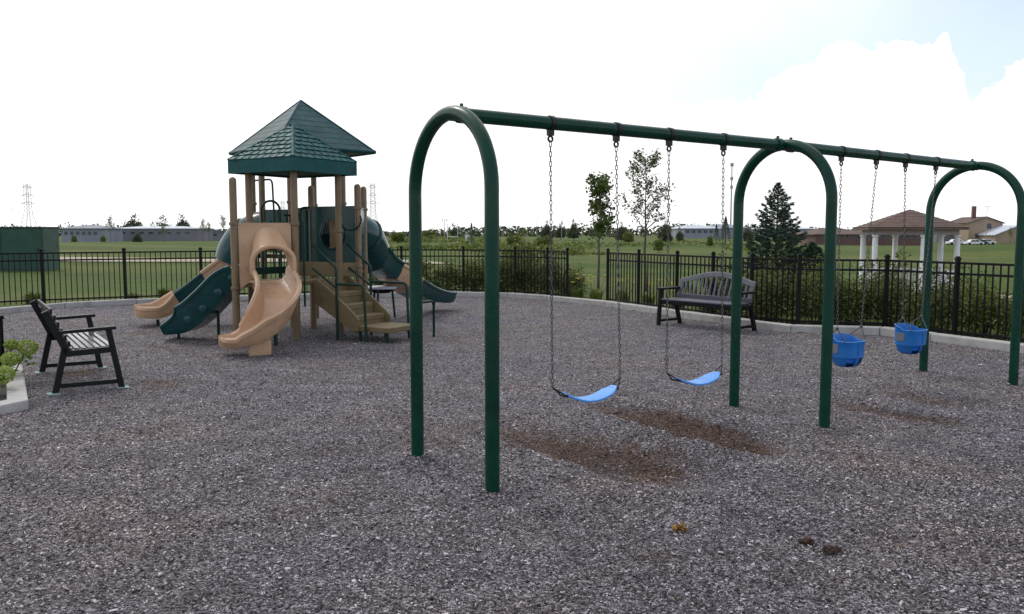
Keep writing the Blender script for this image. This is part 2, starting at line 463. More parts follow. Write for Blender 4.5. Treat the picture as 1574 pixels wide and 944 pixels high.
b.inputs['Specular IOR Level'].default_value = 0.15
bump(nt, b, n_fine, 0.9, 0.06)
ground = link('ground', tri_mesh('ground', np.column_stack([P2, GZ]), F, 'lawn', True))
tag(ground, 'wide mown lawn and rolling field around the playground', None, kind='structure')

# mulch bed: uneven, scooped out under the two belt swings
PATCH = [(0.62, 6.08, 0.98, 0.47, 0.085), (1.36, 6.84, 1.02, 0.36, 0.095), (3.37, 7.55, 0.85, 0.30, 0.018), (4.0, 8.05, 0.6, 0.25, 0.015), (-3.72, 8.78, 0.35, 0.28, 0.02), (-5.0, 9.5, 0.3, 0.25, 0.012)]
POSTS = [(-0.669, 5.868), (-0.120, 5.048), (2.029, 7.604), (2.562, 6.807), (4.678, 9.496), (5.219, 8.683)]
SWD = np.array([0.555, -0.832])
def vnoise(x, y, s, seed):
    """cheap smooth value noise"""
    x = x * s + seed * 17.3; y = y * s - seed * 9.1
    xi, yi = np.floor(x).astype(int), np.floor(y).astype(int); xf, yf = x - xi, y - yi
    def h(a, b_):
        n = (a * 374761393 + b_ * 668265263 + seed * 144665) & 0x7fffffff
        n = ((n ^ (n >> 13)) * 1274126177) & 0x7fffffff
        return (n ^ (n >> 16)) % 10007 / 10007.0
    u, v = xf * xf * (3 - 2 * xf), yf * yf * (3 - 2 * yf)
    return (h(xi, yi) * (1 - u) + h(xi + 1, yi) * u) * (1 - v) + (h(xi, yi + 1) * (1 - u) + h(xi + 1, yi + 1) * u) * v
def scoop(x, y):
    out = []
    for cx, cy, l, w, dep in PATCH:
        a = (x - cx) * SWD[0] + (y - cy) * SWD[1]; b_ = (x - cx) * -SWD[1] + (y - cy) * SWD[0]
        wob = 0.40 + 0.50 * vnoise(x, y, 2.1, 3) + 0.45 * vnoise(x, y, 6.3, 8)
        q = (a / l) ** 2 + (b_ / (w * wob)) ** 2
        out.append(q)
    return out
def mulch_z(x, y):
    z = 0.028 * (vnoise(x, y, 0.8, 1) - 0.5) + 0.022 * (vnoise(x, y, 2.6, 2) - 0.5) + 0.012 * (vnoise(x, y, 7.0, 4) - 0.5)
    for q, p in zip(scoop(x, y), PATCH):
        z = z - p[4] * np.exp(-q * 1.3) + p[4] * 0.5 * np.exp(-((np.sqrt(q) - 1.35) / 0.3) ** 2)
    for q in POSTS: z = z + 0.026 * np.exp(-(((x - q[0]) ** 2 + (y - q[1]) ** 2) / 0.016))
    return z
def mulch_brown(x, y):
    v = np.zeros_like(x)
    for i, q in enumerate(scoop(x, y)):
        k = 1.0 if i < 2 else 0.6
        v = np.maximum(v, k * np.clip(1.10 - 0.78 * q, 0, 1))
    n = vnoise(x, y, 1.1, 5) * 0.5 + vnoise(x, y, 3.1, 6) * 0.32 + vnoise(x, y, 9.0, 7) * 0.18
    v = np.clip(v * (0.02 + 1.95 * n), 0, 1)
    return np.clip(v + 0.55 * np.clip(n - 0.60, 0, 1) * 2.0, 0, 1)
def mulch_material(name, chips):
    m, nt, b = new_mat(name); M[name] = m
    g = nt.nodes.new('ShaderNodeNewGeometry')
    at = nt.nodes.new('ShaderNodeAttribute'); at.attribute_name = 'brown'
    if chips:
        rnd = g.outputs['Random Per Island']
    else:
        vo = nt.nodes.new('ShaderNodeTexVoronoi'); vo.inputs['Scale'].default_value = 105
        mpv = nt.nodes.new('ShaderNodeMapping'); nt.links.new(g.outputs['Position'], mpv.inputs[0])
        dn = nt.nodes.new('ShaderNodeTexNoise'); dn.inputs['Scale'].default_value = 25; nt.links.new(g.outputs['Position'], dn.inputs['Vector'])
        vm = nt.nodes.new('ShaderNodeVectorMath'); vm.operation = 'MULTIPLY_ADD'
        nt.links.new(dn.outputs['Color'], vm.inputs[0]); vm.inputs[1].default_value = (0.03, 0.03, 0.03); nt.links.new(g.outputs['Position'], vm.inputs[2])
        nt.links.new(vm.outputs[0], vo.inputs['Vector'])
        sepc = nt.nodes.new('ShaderNodeSeparateColor'); nt.links.new(vo.outputs['Color'], sepc.inputs[0])
        rnd = sepc.outputs[0]
    k = 1.0
    grey = ramp(nt, [(0.0, (0.012, 0.010, 0.011)), (0.28, (0.070, 0.061, 0.065)), (0.60, (0.185, 0.167, 0.177)), (0.84, (0.33, 0.305, 0.32)), (1.0, (0.66, 0.63, 0.65))], rnd)
    br = ramp(nt, [(0.0, (0.014, 0.008, 0.006)), (0.4, (0.066, 0.034, 0.022)), (0.8, (0.145, 0.082, 0.053)), (1.0, (0.28, 0.21, 0.16))], rnd)
    f = ramp(nt, [(0.12, (0, 0, 0)), (0.62, (1, 1, 1))], at.outputs['Fac'])
    c = mixc(nt, f, grey, br)
    # lilac, tan and reddish drifts of weathered pieces
    n1 = noise_tex(nt, 0.55, 4, 0.6, vec=g.outputs['Position'])
    tint = ramp(nt, [(0.3, (0.90, 0.90, 1.0)), (0.5, (1.0, 0.99, 1.0)), (0.7, (1.10, 0.98, 0.91))], n1)
    c = mixc(nt, 1.0, c, tint, 'MULTIPLY')
    n2 = noise_tex(nt, 2.6, 5, 0.62, vec=g.outputs['Position'])
    c = mixc(nt, 1.0, c, ramp(nt, [(0.28, (0.68, 0.665, 0.68)), (0.5, (0.99, 0.98, 1.0)), (0.72, (1.22, 1.21, 1.24))], n2), 'MULTIPLY')
    nt.links.new(c, b.inputs['Base Color'])
    b.inputs['Roughness'].default_value = 0.72
    b.inputs['Specular IOR Level'].default_value = 0.3
    if not chips:
        bump(nt, b, vo.outputs['Distance'], 1.0, 0.02)
    return m
mulch_material('mulch_base', False); mulch_material('mulch_chip', True)
mx = np.arange(-12, 9.2, 0.09); my = np.arange(-5, 21.4, 0.09)
MX, MY = np.meshgrid(mx, my); Pm = np.stack([MX.ravel(), MY.ravel()], 1)
ins = inside(Pm, PLAY); dd = pdist(Pm, PLAY); sm = np.where(ins, -dd, dd)
keep = (sm < 0.09).reshape(MX.shape)
mz = mulch_z(Pm[:, 0], Pm[:, 1]) * np.clip(-sm / 0.5, 0.3, 1)
nx = len(mx)
cell = keep[:-1, :-1] & keep[1:, :-1] & keep[:-1, 1:] & keep[1:, 1:]
ii, jj = np.nonzero(cell); idx = ii * nx + jj
F = np.concatenate([np.stack([idx, idx + 1, idx + nx + 1], 1), np.stack([idx, idx + nx + 1, idx + nx], 1)])
used, inv = np.unique(F.ravel(), return_inverse=True)
V = np.column_stack([Pm, mz])[used]
me = tri_mesh('mulch_bed', V, inv.reshape(-1, 3), 'mulch_base', True)
a = me.attributes.new('brown', 'FLOAT', 'POINT')
a.data.foreach_set('value', mulch_brown(V[:, 0], V[:, 1]).astype(np.float32))
tag(link('mulch_bed', me), 'grey shredded mulch surface of the playground', None, kind='structure')

PLANTER = [(-5.25, 5.2), (-4.37, 7.52), (-5.60, 9.55), (-7.2, 10.1), (-8.6, 8.0), (-7.8, 5.2)]
# loose chips lying on the bed, dense near the path of feet and thinning out with the bed's far half
def chips(n, ylo, yhi, dens):
    out = []
    tot = 0
    Y = nr.uniform(ylo, yhi, n); X = nr.uniform(-1, 1, n) * (0.66 * Y + 1.3)
    w = (0.66 * Y + 1.3); acc = nr.random(n) < (w * dens(Y)) / (w * dens(Y)).max()
    return np.stack([X[acc], Y[acc]], 1)
dens = lambda Y: np.where(Y < 5, 1.0, (5 / np.maximum(Y, 5)) ** 1.6)
Pc = chips(int(680000), 2.6, 20.6, dens)
Pc = Pc[inside(Pc, PLAY) & ~inside(Pc, PLANTER)]
n = len(Pc)
L = nr.gamma(4.5, 0.0021, n) + 0.0055; Wd = L * nr.uniform(0.24, 0.58, n); T = Wd * nr.uniform(0.25, 0.7, n)
loc = np.zeros((n, 6, 3)); h = 0.5
sk = nr.uniform(-0.3, 0.3, n); k1 = nr.uniform(0.5, 0.95, n)
for q, (sx_, sy_) in enumerate(((-1, -1), (1, -1), (1, 1), (-1, 1))):
    loc[:, q, 0] = sx_ * L * h * nr.uniform(0.75, 1.1, n); loc[:, q, 1] = sy_ * Wd * h * nr.uniform(0.6, 1.2, n)
loc[:, 4, 0] = -L * h * k1; loc[:, 5, 0] = L * h * k1
loc[:, 4, 1] = sk * Wd; loc[:, 5, 1] = -sk * Wd * 0.4
loc[:, 4, 2] = T; loc[:, 5, 2] = T * nr.uniform(0.6, 1.2, n)
tl = nr.normal(0, 0.28, n); ca, sa = np.cos(tl), np.sin(tl)
x, z = loc[:, :, 0].copy(), loc[:, :, 2].copy()
loc[:, :, 0] = x * ca[:, None] + z * sa[:, None]; loc[:, :, 2] = -x * sa[:, None] + z * ca[:, None]
tl = nr.normal(0, 0.35, n); ca, sa = np.cos(tl), np.sin(tl)
y, z = loc[:, :, 1].copy(), loc[:, :, 2].copy()
loc[:, :, 1] = y * ca[:, None] - z * sa[:, None]; loc[:, :, 2] = y * sa[:, None] + z * ca[:, None]
an = nr.uniform(0, 2 * np.pi, n); ca, sa = np.cos(an), np.sin(an)
x, y = loc[:, :, 0].copy(), loc[:, :, 1].copy()
loc[:, :, 0] = x * ca[:, None] - y * sa[:, None] + Pc[:, 0, None]; loc[:, :, 1] = x * sa[:, None] + y * ca[:, None] + Pc[:, 1, None]
loc[:, :, 2] += (mulch_z(Pc[:, 0], Pc[:, 1]) + nr.uniform(-0.002, 0.010, n))[:, None]
base = (np.arange(n) * 6)[:, None, None]
Ft = (np.array([[0, 1, 5], [0, 5, 4], [2, 3, 4], [2, 4, 5], [0, 4, 3], [1, 2, 5]])[None] + base).reshape(-1, 3)
me = tri_mesh('mulch_chips', loc.reshape(-1, 3), Ft, 'mulch_chip')
a = me.attributes.new('brown', 'FLOAT', 'POINT')
a.data.foreach_set('value', np.repeat(mulch_brown(Pc[:, 0], Pc[:, 1]) + nr.normal(0, 0.24, n), 6).astype(np.float32))
tag(link('mulch_chips', me), 'loose grey and brown wood chips covering the playground', 'mulch', kind='stuff')

# kerb: cast lengths with rounded arrises, a fine joint between them
def offset_poly(pts, d):
    out = []
    for i, p in enumerate(pts):
        p = Vector((*p, 0)); a = Vector((*pts[max(i - 1, 0)], 0)); c = Vector((*pts[min(i + 1, len(pts) - 1)], 0))
        t1 = (p - a).normalized() if i > 0 else (c - p).normalized(); t2 = (c - p).normalized() if i < len(pts) - 1 else t1
        n1, n2 = Vector((-t1.y, t1.x, 0)), Vector((-t2.y, t2.x, 0))
        nn = (n1 + n2).normalized(); k = d / max(0.4, nn.dot(n1))
        out.append((p.x + nn.x * k, p.y + nn.y * k))
    return out
K_IN = KERB; K_OUT = offset_poly(KERB, 0.17)     # polyline runs clockwise: left normal points outwards
for i in range(len(KERB) - 1):
    a0, a1, b0, b1 = Vector((*K_IN[i], 0)), Vector((*K_IN[i + 1], 0)), Vector((*K_OUT[i], 0)), Vector((*K_OUT[i + 1], 0))
    g = 0.004
    d = (a1 - a0).normalized() * g
    a0 += d; b0 += d; a1 -= d; b1 -= d
    zt = 0.118 + rng.uniform(-0.006, 0.006)
    mb = MB().prism([(v.x, v.y) for v in (a0, a1, b1, b0)], -0.2, zt)
    tag(mb.build('kerb', 'concrete', bevel=0.018, loc=((a0.x + b1.x) / 2, (a0.y + b1.y) / 2, 0)), None, None, kind='structure')
# ------------------------------------------------------------------ swing frame
AB = [((-0.669, 5.868), (-0.120, 5.048)), ((2.029, 7.604), (2.562, 6.807)), ((4.678, 9.496), (5.219, 8.683))]
ATOP = [2.400, 2.378, 2.350]
sw = thing('swing_frame', 'tall dark green three-arch metal swing frame in the foreground', 'swing frame', (2.27, 7.27, 0))
RP = 0.0445
mids = []
for (a, b_), top in zip(AB, ATOP):
    a, b_ = Vector((*a, 0)), Vector((*b_, 0)); m_ = (a + b_) / 2; ax = (b_ - a).normalized(); w = (b_ - a).length / 2
    zc = top - RP - w
    path = [a + Vector((0, 0, -0.25)), a + Vector((0, 0, zc * 0.5)), a + Vector((0, 0, zc - 0.02))]
    path += arc(m_ + Vector((0, 0, zc)), w, math.pi, 0, 28, ax, (0, 0, 1))
    path += [b_ + Vector((0, 0, zc - 0.02)), b_ + Vector((0, 0, zc * 0.5)), b_ + Vector((0, 0, -0.25))]
    MB().tube(path, RP, 20).build('arch', 'swing_green', sw, smooth=True)
    mids.append(m_ + Vector((0, 0, top - RP - 0.004)))
bd = (mids[2] - mids[0]).normalized()
for i in range(2):
    p0, p1 = mids[i], mids[i + 1]
    dd_ = (p1 - p0).normalized()
    s0 = p0 - dd_ * 0.012 if i == 0 else p0 + dd_ * 0.004
    e1 = p1 + dd_ * 0.012 if i == 1 else p1 - dd_ * 0.004
    MB().tube([s0, (s0 + e1) / 2, e1], RP * 1.02, 20).build('top_beam', 'swing_green', sw, smooth=True)
for i, p in enumerate(mids):
    for sgn in (-1, 1):
        if (i == 0 and sgn < 0) or (i == 2 and sgn > 0): continue
        q = p + bd * sgn * 0.085
        MB().tube([q - bd * 0.03, q + bd * 0.03], RP * 1.22, 20).build('clamp', 'swing_green', sw, smooth=True, bevel=0.004)
        MB().tube([q + Vector((0, 0, RP * 1.15)), q + Vector((0, 0, RP * 1.15 + 0.02))], 0.012, 6).build('bolt', 'swing_green', sw)
def beam_pt(s):
    if s < 0.5: return mids[0].lerp(mids[1], s * 2)
    return mids[1].lerp(mids[2], s * 2 - 1)
HS = [0.1225, 0.2139, 0.295, 0.3865, 0.626, 0.7115, 0.7885, 0.8748]
hang = []
side = Vector((0, 0, 1)).cross(bd).normalized()
for s in HS:
    p = beam_pt(s)
    mb = MB().tube([p - bd * 0.018, p + bd * 0.018], RP * 1.16, 18)
    mb.box(p - Vector((0, 0, RP + 0.018)), (0.045, 0.03, 0.045), Matrix((bd, side, Vector((0, 0, 1)))).transposed())
    mb.tube(arc(p - Vector((0, 0, RP + 0.062)), 0.019, 0, 2 * math.pi, 10, bd, (0, 0, 1)), 0.0075, 6)
    mb.build('hanger', 'hanger', sw, smooth=True)
    hang.append(p - Vector((0, 0, RP + 0.082)))

def chain(mb, a, b_, pitch=0.033, wire=0.0031, hw=0.0080):
    a, b_ = Vector(a), Vector(b_); d = b_ - a; Lc = d.length; d.normalize()
    n = max(1, round(Lc / pitch)); pit = Lc / n
    u0 = d.orthogonal().normalized(); v0 = d.cross(u0)
    for i in range(n):
        u = u0 if i % 2 == 0 else v0
        u = (u * math.cos(0.5) + d.cross(u) * math.sin(0.5))
        w = d.cross(u)
        c = a + d * pit * (i + 0.5); hl = pit / 2 + wire * 1.1
        ring = []
        for k in range(8):
            t = 2 * math.pi * k / 8
            ring.append(c + d * hl * math.copysign(abs(math.cos(t)) ** 0.7, math.cos(t)) + u * hw * math.copysign(abs(math.sin(t)) ** 0.8, math.sin(t)))
        rings = []
        for k in range(9):
            p = ring[k % 8]; t = (ring[(k + 1) % 8] - ring[(k - 1) % 8]).normalized(); nn = t.cross(w)
            rings.append([p + nn * wire, p + w * wire, p - nn * wire, p - w * wire])
        mb.ringloft(rings, False, False)
    return mb
def belt_swing(h0, h1, e0, e1, label, sag):
    """h: hanger points, e: the two ends of the belt"""
    c = (Vector(e0) + Vector(e1)) / 2
    t = thing('belt_swing', label, 'swing', (c.x, c.y, min(e0[2], e1[2]) - sag), 'blue belt swings')
    e0, e1 = Vector(e0), Vector(e1)
    d = (e1 - e0); Ls = d.length; d.normalize(); hz = Vector((0, 0, 1)).cross(d).normalized(); up = d.cross(hz)
    st = []
    n = 20
    for i in range(n + 1):
        s = i / n; hw = 0.082 * (1 - 0.55 * max(0, abs(s - 0.5) * 2 - 0.72) / 0.28) ; z = -sag * (1 - (2 * s - 1) ** 2)
        p = e0.lerp(e1, 0.15 + 0.78 * s) + Vector((0, 0, z)) + d * 0
        tang = (d * Ls + Vector((0, 0, 1)) * (-sag * -4 * (2 * s - 1))).normalized(); nn = tang.cross(hz) * -1
        if nn.z < 0: nn = -nn
        th = 0.009
        st.append([p - hz * hw + nn * th * 0.7, p - hz * (hw - .012) + nn * th, p + hz * (hw - .012) + nn * th, p + hz * hw + nn * th * 0.7, p + hz * hw - nn * th * .7, p + hz * (hw - .012) - nn * th, p - hz * (hw - .012) - nn * th, p - hz * hw - nn * th * .7])
    seat = MB().ringloft(st).build('seat', 'seat_blue', t, smooth=True)
    for e, h in ((e0, h0), (e1, h1)):
        inn = (e1 if e is e0 else e0) - e; inn.normalize()
        top = e + Vector((0, 0, 0.055)) - inn * 0.012
        tri = MB()
        q = e + inn * (0.085 if e is e0 else 0.045) - Vector((0, 0, 0.004 + sag * 0.10))
        tri.tube([q - hz * 0.045, q + hz * 0.045, top, q - hz * 0.045], 0.0055, 6)
        tri.build('triangle_link', 'hanger', t, smooth=True)
        MB().box(q, (0.04, 0.09, 0.016), Matrix((inn, hz, inn.cross(hz))).transposed()).build('end_clip', 'hanger', t, bevel=0.003)
        chain(MB(), top, h).build('chain', 'steel', t, smooth=True, recalc=False)
    return t
belt_swing(hang[0], hang[1], (0.300, 5.98, 0.435), (0.800, 6.245, 0.455), 'bright blue belt swing nearest the camera, first from the near arch', 0.070)
belt_swing(hang[2], hang[3], (1.225, 6.56, 0.445), (1.715, 6.86, 0.455), 'bright blue belt swing next to the middle arch of the swing frame', 0.060)

def bucket_swing(h0, h1, c, yaw, label):
    t = thing('bucket_swing', label, 'swing', c, 'blue bucket swings')
    c = Vector(c); rot = Matrix.Rotation(yaw, 3, 'Z')
    def loc(x, y, z): return c + rot @ (Vector((x, y, z)) * 0.93)
    # shell: superellipse rings, x = across (towards the chains), y = front (-) / back (+)
    def ring(z, ax, ay, e=3.2, n=36, top=False, sh=0.0):
        out = []
        for k in range(n):
            a = 2 * math.pi * k / n; ca, sa = math.cos(a), math.sin(a)
            rr = (abs(ca) ** e + abs(sa) ** e) ** (-1 / e)
            zz = z
            if top: zz = z + (0.055 * max(0.0, sa) ** 0.6 if sa > 0 else 0.0) - sh
            out.append(loc(rr * ca * ax, rr * sa * ay, zz))
        return out
    outer = [ring(0.0, 0.07, 0.06, 2.4), ring(0.012, 0.105, 0.09, 2.6), ring(0.045, 0.130, 0.115, 2.8), ring(0.10, 0.143, 0.128, 3), ring(0.105, 0.148, 0.133, 3), ring(0.17, 0.150, 0.135), ring(0.245, 0.152, 0.137, top=True), ring(0.258, 0.160, 0.145, top=True), ring(0.268, 0.160, 0.145, top=True), ring(0.270, 0.146, 0.131, top=True)]
    inner = [ring(0.24, 0.140, 0.125, top=True), ring(0.17, 0.138, 0.123), ring(0.10, 0.131, 0.116, 3), ring(0.05, 0.115, 0.10, 2.7), ring(0.028, 0.07, 0.06, 2.4)]
    mb = MB().ringloft(outer + inner); no, N_ = len(outer), 36
    def leg(j):                                          # two openings in the lower front
        a = math.degrees(2 * math.pi * (j + 0.5) / N_); return 222 < a < 262 or 278 < a < 318
    cut = {1, 2} | {no + 2}
    mb.f = [f_ for q, f_ in enumerate(mb.f) if not (q // N_ in cut and q < (no + len(inner) - 1) * N_ and leg(q % N_))]
    mb.build('shell', 'bucket_blue', t, smooth=True, recalc=False)
    MB().box(loc(0, -0.139, 0.185), (0.012, 0.008, 0.10), rot).build('front_seam', 'bucket_blue', t, bevel=0.002)
    MB().box(loc(-0.153, 0.03, 0.19), (0.006, 0.085, 0.085), rot).build('label_plate', 'tag_grey', t, bevel=0.002)
    for sx_, h in ((-1, h0), (1, h1)):
        top = loc(sx_ * 0.150, 0.0, 0.40); top = top.lerp(Vector((h.x, h.y, top.z)), 0.25)
        for sy_ in (-1, 1):
            q = loc(sx_ * 0.150, sy_ * 0.10, 0.262 + (0.045 if sy_ > 0 else 0))
            MB().tube([q, top], 0.0050, 6).build('strap_chain', 'steel', t, smooth=True)
        MB().lathe([(0.0, -0.016), (0.014, -0.009), (0.016, 0.0), (0.014, 0.009), (0.0, 0.016)], top, 10).build('connector', 'steel', t, smooth=True)
        chain(MB(), top, h).build('chain', 'steel', t, smooth=True, recalc=False)
    return t
by = math.atan2(bd.y, bd.x)
bucket_swing(hang[4], hang[5], (3.165, 7.90, 0.335), by - 0.10, 'blue toddler bucket swing just right of the middle arch')
bucket_swing(hang[6], hang[7], (4.03, 8.47, 0.375), by + 0.03, 'blue toddler bucket swing in front of the far right arch')
# ------------------------------------------------------------------ play structure
pF, pL, pR, pB, pT = (Vector(p) for p in ((-3.174, 12.382, 0), (-3.98, 12.861, 0), (-2.695, 13.188, 0), (-3.50, 13.66, 0), (-3.955, 12.05, 0)))
ps = thing('play_structure', 'green and tan playground tower with two pointed roofs, slides and stairs', 'play structure', (-3.4, 13.4, 0))
Zv = Vector((0, 0, 1))
def play_post(p, top, r=0.052, cap=True, m='tan_post'):
    p = Vector((p[0], p[1], 0))
    path = [p - Zv * 0.2, p + Zv * (top - r)]
    rs = [r, r]
    if cap:
        for a in (0.35, 0.7, 1.0, 1.25, 1.45):
            path.append(p + Zv * (top - r + r * math.sin(a))); rs.append(r * math.cos(a))
    return MB().tube(path, rs, 14).build('post', m, ps, smooth=True)
def collar(p, z, r=0.068, h=0.045, m='tan_post'):
    p = Vector((p[0], p[1], 0))
    return MB().tube([p + Zv * (z - h / 2), p + Zv * (z + h / 2)], r, 14).build('collar', m, ps, smooth=True, bevel=0.006)
DK, DK2, DK3 = 0.88, 1.12, 1.22          # deck heights: front, middle, rear
for p in (pF, pL, pR, pB): play_post(p, 2.60, cap=False)
play_post(pT, 2.38)
P480, P549, P560 = Vector((-3.29, 13.92, 0)), Vector((-2.44, 13.42, 0)), Vector((-2.50, 14.32, 0))
play_post(P480, 2.36); play_post(P549, 2.36); play_post(P560, 2.37)
rF, rL, rR, rB = Vector((-3.70, 14.2, 0)), Vector((-4.56, 14.95, 0)), Vector((-2.97, 14.92, 0)), Vector((-3.68, 15.80, 0))
for p in (rF, rL, rR, rB): play_post(p, 3.05, cap=False)
play_post((-4.22, 14.35), 2.62)
for p, zs in ((pF, (0.80, 1.72)), (pT, (0.80, 1.72)), (pL, (0.80, 1.72)), (pR, (0.82, 1.62)), (P480, (1.10, 1.98)), (P549, (0.98, 1.06, 1.98)), (P560, (1.1, 1.98)), (rF, (1.2, 2.1)), (rL, (1.2, 2.1)), (rR, (1.2, 2.1)), (rB, (1.2, 2.1))):
    for z in zs: collar(p, z)
def deck(pts, z, name='deck'):
    MB().prism([(p.x, p.y) for p in pts], z - 0.07, z).build(name, 'stair_tan', ps, bevel=0.008)
def shrink(pts, k):
    c = sum((Vector(p) for p in pts), Vector()) / len(pts)
    return [c + (Vector(p) - c) * k for p in pts]
deck(shrink([pF, pR, pB, pL], 0.97), DK)
deck(shrink([pF, pL, pT], 0.93), DK - 0.003)
deck(shrink([pB, pR, P549, P560, rR, rF, P480], 0.94), DK2)
deck(shrink([rF, rR, rB, rL], 0.95), DK3)

# front shingled roof
RC = (pF + pB) / 2
def corner(p, k): return RC + (Vector((p.x, p.y, 0)) - RC) * k
eave = [corner(p, 1.44) for p in (pF, pR, pB, pL)]
APEX = Vector((RC.x, RC.y, 3.22)); ZE, ZS = 2.665, 2.475
mb = MB()
for i in range(4):
    a, c = eave[i] + Zv * ZE, eave[(i + 1) % 4] + Zv * ZE
    mb.quad(a, c, APEX)
    a2, c2 = eave[i] * 1.0 + Zv * ZS, eave[(i + 1) % 4] + Zv * ZS
    mb.quad(a2, c2, c, a)
mb.quad(*[e + Zv * (ZS + 0.03) for e in eave])
roofA = mb.build('roof', 'roof_teal', ps)
roofA['label'] = 'shingled pointed roof in front'
def uni_shingle():
    me_b = MB()
    # unit shingle: x across 1, y up the slope 1, thick lower edge, softly crowned
    xs = (-0.455, -0.36, 0.36, 0.455)
    lo = [(x, 0.0, 1.0 if 0 < i < 3 else 0.55) for i, x in enumerate(xs)]
    md = [(x, 0.55, 0.75 if 0 < i < 3 else 0.4) for i, x in enumerate(xs)]
    hi_ = [(x, 1.12, 0.05) for x in xs]
    bt = [(x, 0.0, -0.1) for x in xs]
    return me_b.ringloft([bt, lo, md, hi_], False, False, closed=False)
um = uni_shingle()
me_sh = bpy.data.meshes.new('shingle'); me_sh.from_pydata(um.v, [], um.f); me_sh.materials.append(M['roof_teal'])
me_sh.polygons.foreach_set('use_smooth', [False] * len(me_sh.polygons))
NROW = 8
for i in range(4):
    a, c = eave[i] + Zv * ZE, eave[(i + 1) % 4] + Zv * ZE
    mid = (a + c) / 2; xd = (c - a).normalized(); up = (APEX - mid); SL = up.length; up.normalize()
    nn = xd.cross(up)
    if nn.z < 0: nn = -nn; 
    W0 = (c - a).length; h_ = SL / NROW
    for r_ in range(NROW):
        wrow = W0 * (1 - (r_ + 0.55) / NROW) + 0.02
        cnt = max(1, round(wrow / 0.135)); sw_ = wrow / cnt
        for k in range(cnt):
            x = -wrow / 2 + sw_ * (k + 0.5 + (0.07 if r_ % 2 else -0.07))
            pos = mid + xd * x + up * (h_ * r_) + nn * 0.002
            o = bpy.data.objects.new('shingle', me_sh); COL.objects.link(o); o.parent = roofA
            m4 = Matrix((xd * sw_, up * h_, nn * (0.020 + rng.uniform(-0.004, 0.004)))).transposed().to_4x4()
            m4.translation = pos - org(ps)
            o.matrix_local = m4
# ridge caps of the front roof
for e in eave:
    MB().tube([e + Zv * (ZE + 0.01), APEX + Zv * 0.0], 0.022, 8).build('ridge_cap', 'roof_teal', roofA, smooth=True)

# rear roof: larger, higher, lapped courses
QC = Vector((-3.69, 15.0, 0)); QH = 1.30
eave2 = [QC + Vector((math.cos(a), math.sin(a), 0)) * QH for a in (R(-95), R(-5), R(85), R(175))]
AP2 = Vector((QC.x, QC.y, 3.89)); ZE2 = 3.00
mb = MB()
for i in range(4):
    mb.quad(eave2[i] + Zv * ZE2, eave2[(i + 1) % 4] + Zv * ZE2, AP2)
mb.quad(*[e + Zv * (ZE2 - 0.02) for e in eave2])
roofB = mb.build('roof', 'roof_deep', ps)
roofB['label'] = 'higher plain pointed roof behind'
NC = 9
for i in range(4):
    a, c = eave2[i] + Zv * ZE2, eave2[(i + 1) % 4] + Zv * ZE2
    nn = (c - a).cross(AP2 - a).normalized()
    if nn.z < 0: nn = -nn
    for r_ in range(NC):
        t0, t1 = r_ / NC, (r_ + 1.06) / NC
        t1 = min(t1, 0.999)
        p0, p1, p2, p3 = a.lerp(AP2, t0), c.lerp(AP2, t0), c.lerp(AP2, t1), a.lerp(AP2, t1)
        th = 0.006
        mb = MB(); mb.add([p0 + nn * 0.001, p1 + nn * 0.001, p2 + nn * .001, p3 + nn * .001, p0 + nn * th, p1 + nn * th, p2 + nn * .003, p3 + nn * .003], [(4, 5, 6, 7), (0, 1, 5, 4), (1, 2, 6, 5), (3, 0, 4, 7)])
        mb.build('course', 'roof_deep', roofB)
for i in range(4):
    MB().tube([eave2[i] + Zv * (ZE2 - 0.01), eave2[(i + 1) % 4] + Zv * (ZE2 - 0.01)], 0.036, 10).build('eave_rim', 'roof_deep', roofB, smooth=True)
    MB().tube([eave2[i] + Zv * ZE2, AP2], 0.018, 8).build('ridge_cap', 'roof_deep', roofB, smooth=True)

# generic chute: U profile swept along a path, optional spoon-shaped end
def chute(path, width, wall, m, name, parent, spoon=0.0, th=0.028, lip=0.45, wall0=None, n_end=7, rim=0.024):
    path = [Vector(p) for p in path]
    N = len(path); st = []
    ws = width if isinstance(width, (list, tuple)) else [width] * N
    hs = wall if isinstance(wall, (list, tuple)) else [wall] * N
    fr = []
    for i, p in enumerate(path):
        t = (path[min(i + 1, N - 1)] - path[max(i - 1, 0)]).normalized()
        sdv = t.cross(Zv).normalized(); upv = sdv.cross(t).normalized()
        fr.append((p, t, sdv, upv, ws[i], hs[i]))
    if spoon > 0:
        p, t, sdv, upv, w, h = fr[-1]
        tf = Vector((t.x, t.y, 0)).normalized()
        for k in range(1, n_end + 1):
            a = k / n_end * R(86)
            fr.append((p + tf * spoon * math.sin(a) + Zv * (0.03 * (1 - math.cos(a))), tf, sdv, Zv, max(0.02, w * math.cos(a)), h * (1 - (1 - lip) * k / n_end)))
    for p, t, sdv, upv, w, h in fr:
        hw = w / 2; f = min(0.06, hw * 0.6)
        half = [(-hw - th - rim, h - 0.006), (-hw - th * 0.5 - rim * 0.5, h + rim * 0.55), (-hw, h - 0.004), (-hw + 0.012, h * 0.45), (-hw + f, 0.02), (-hw * 0.45, 0.0)]
        inner = half + [(-x, z) for x, z in half[::-1]]
        bot = [(hw + th + rim - 0.004, h - 0.05), (hw + th, h - 0.055), (hw + th - 0.005, h * 0.35), (hw - f * 0.6, -th), (-hw + f * 0.6, -th), (-hw - th + 0.005, h * 0.35), (-hw - th, h - 0.055), (-hw - th - rim + 0.004, h - 0.05)]
        st.append([p + sdv * x + upv * z for x, z in inner + bot])
    return MB().ringloft(st).build(name, m, parent, smooth=True)

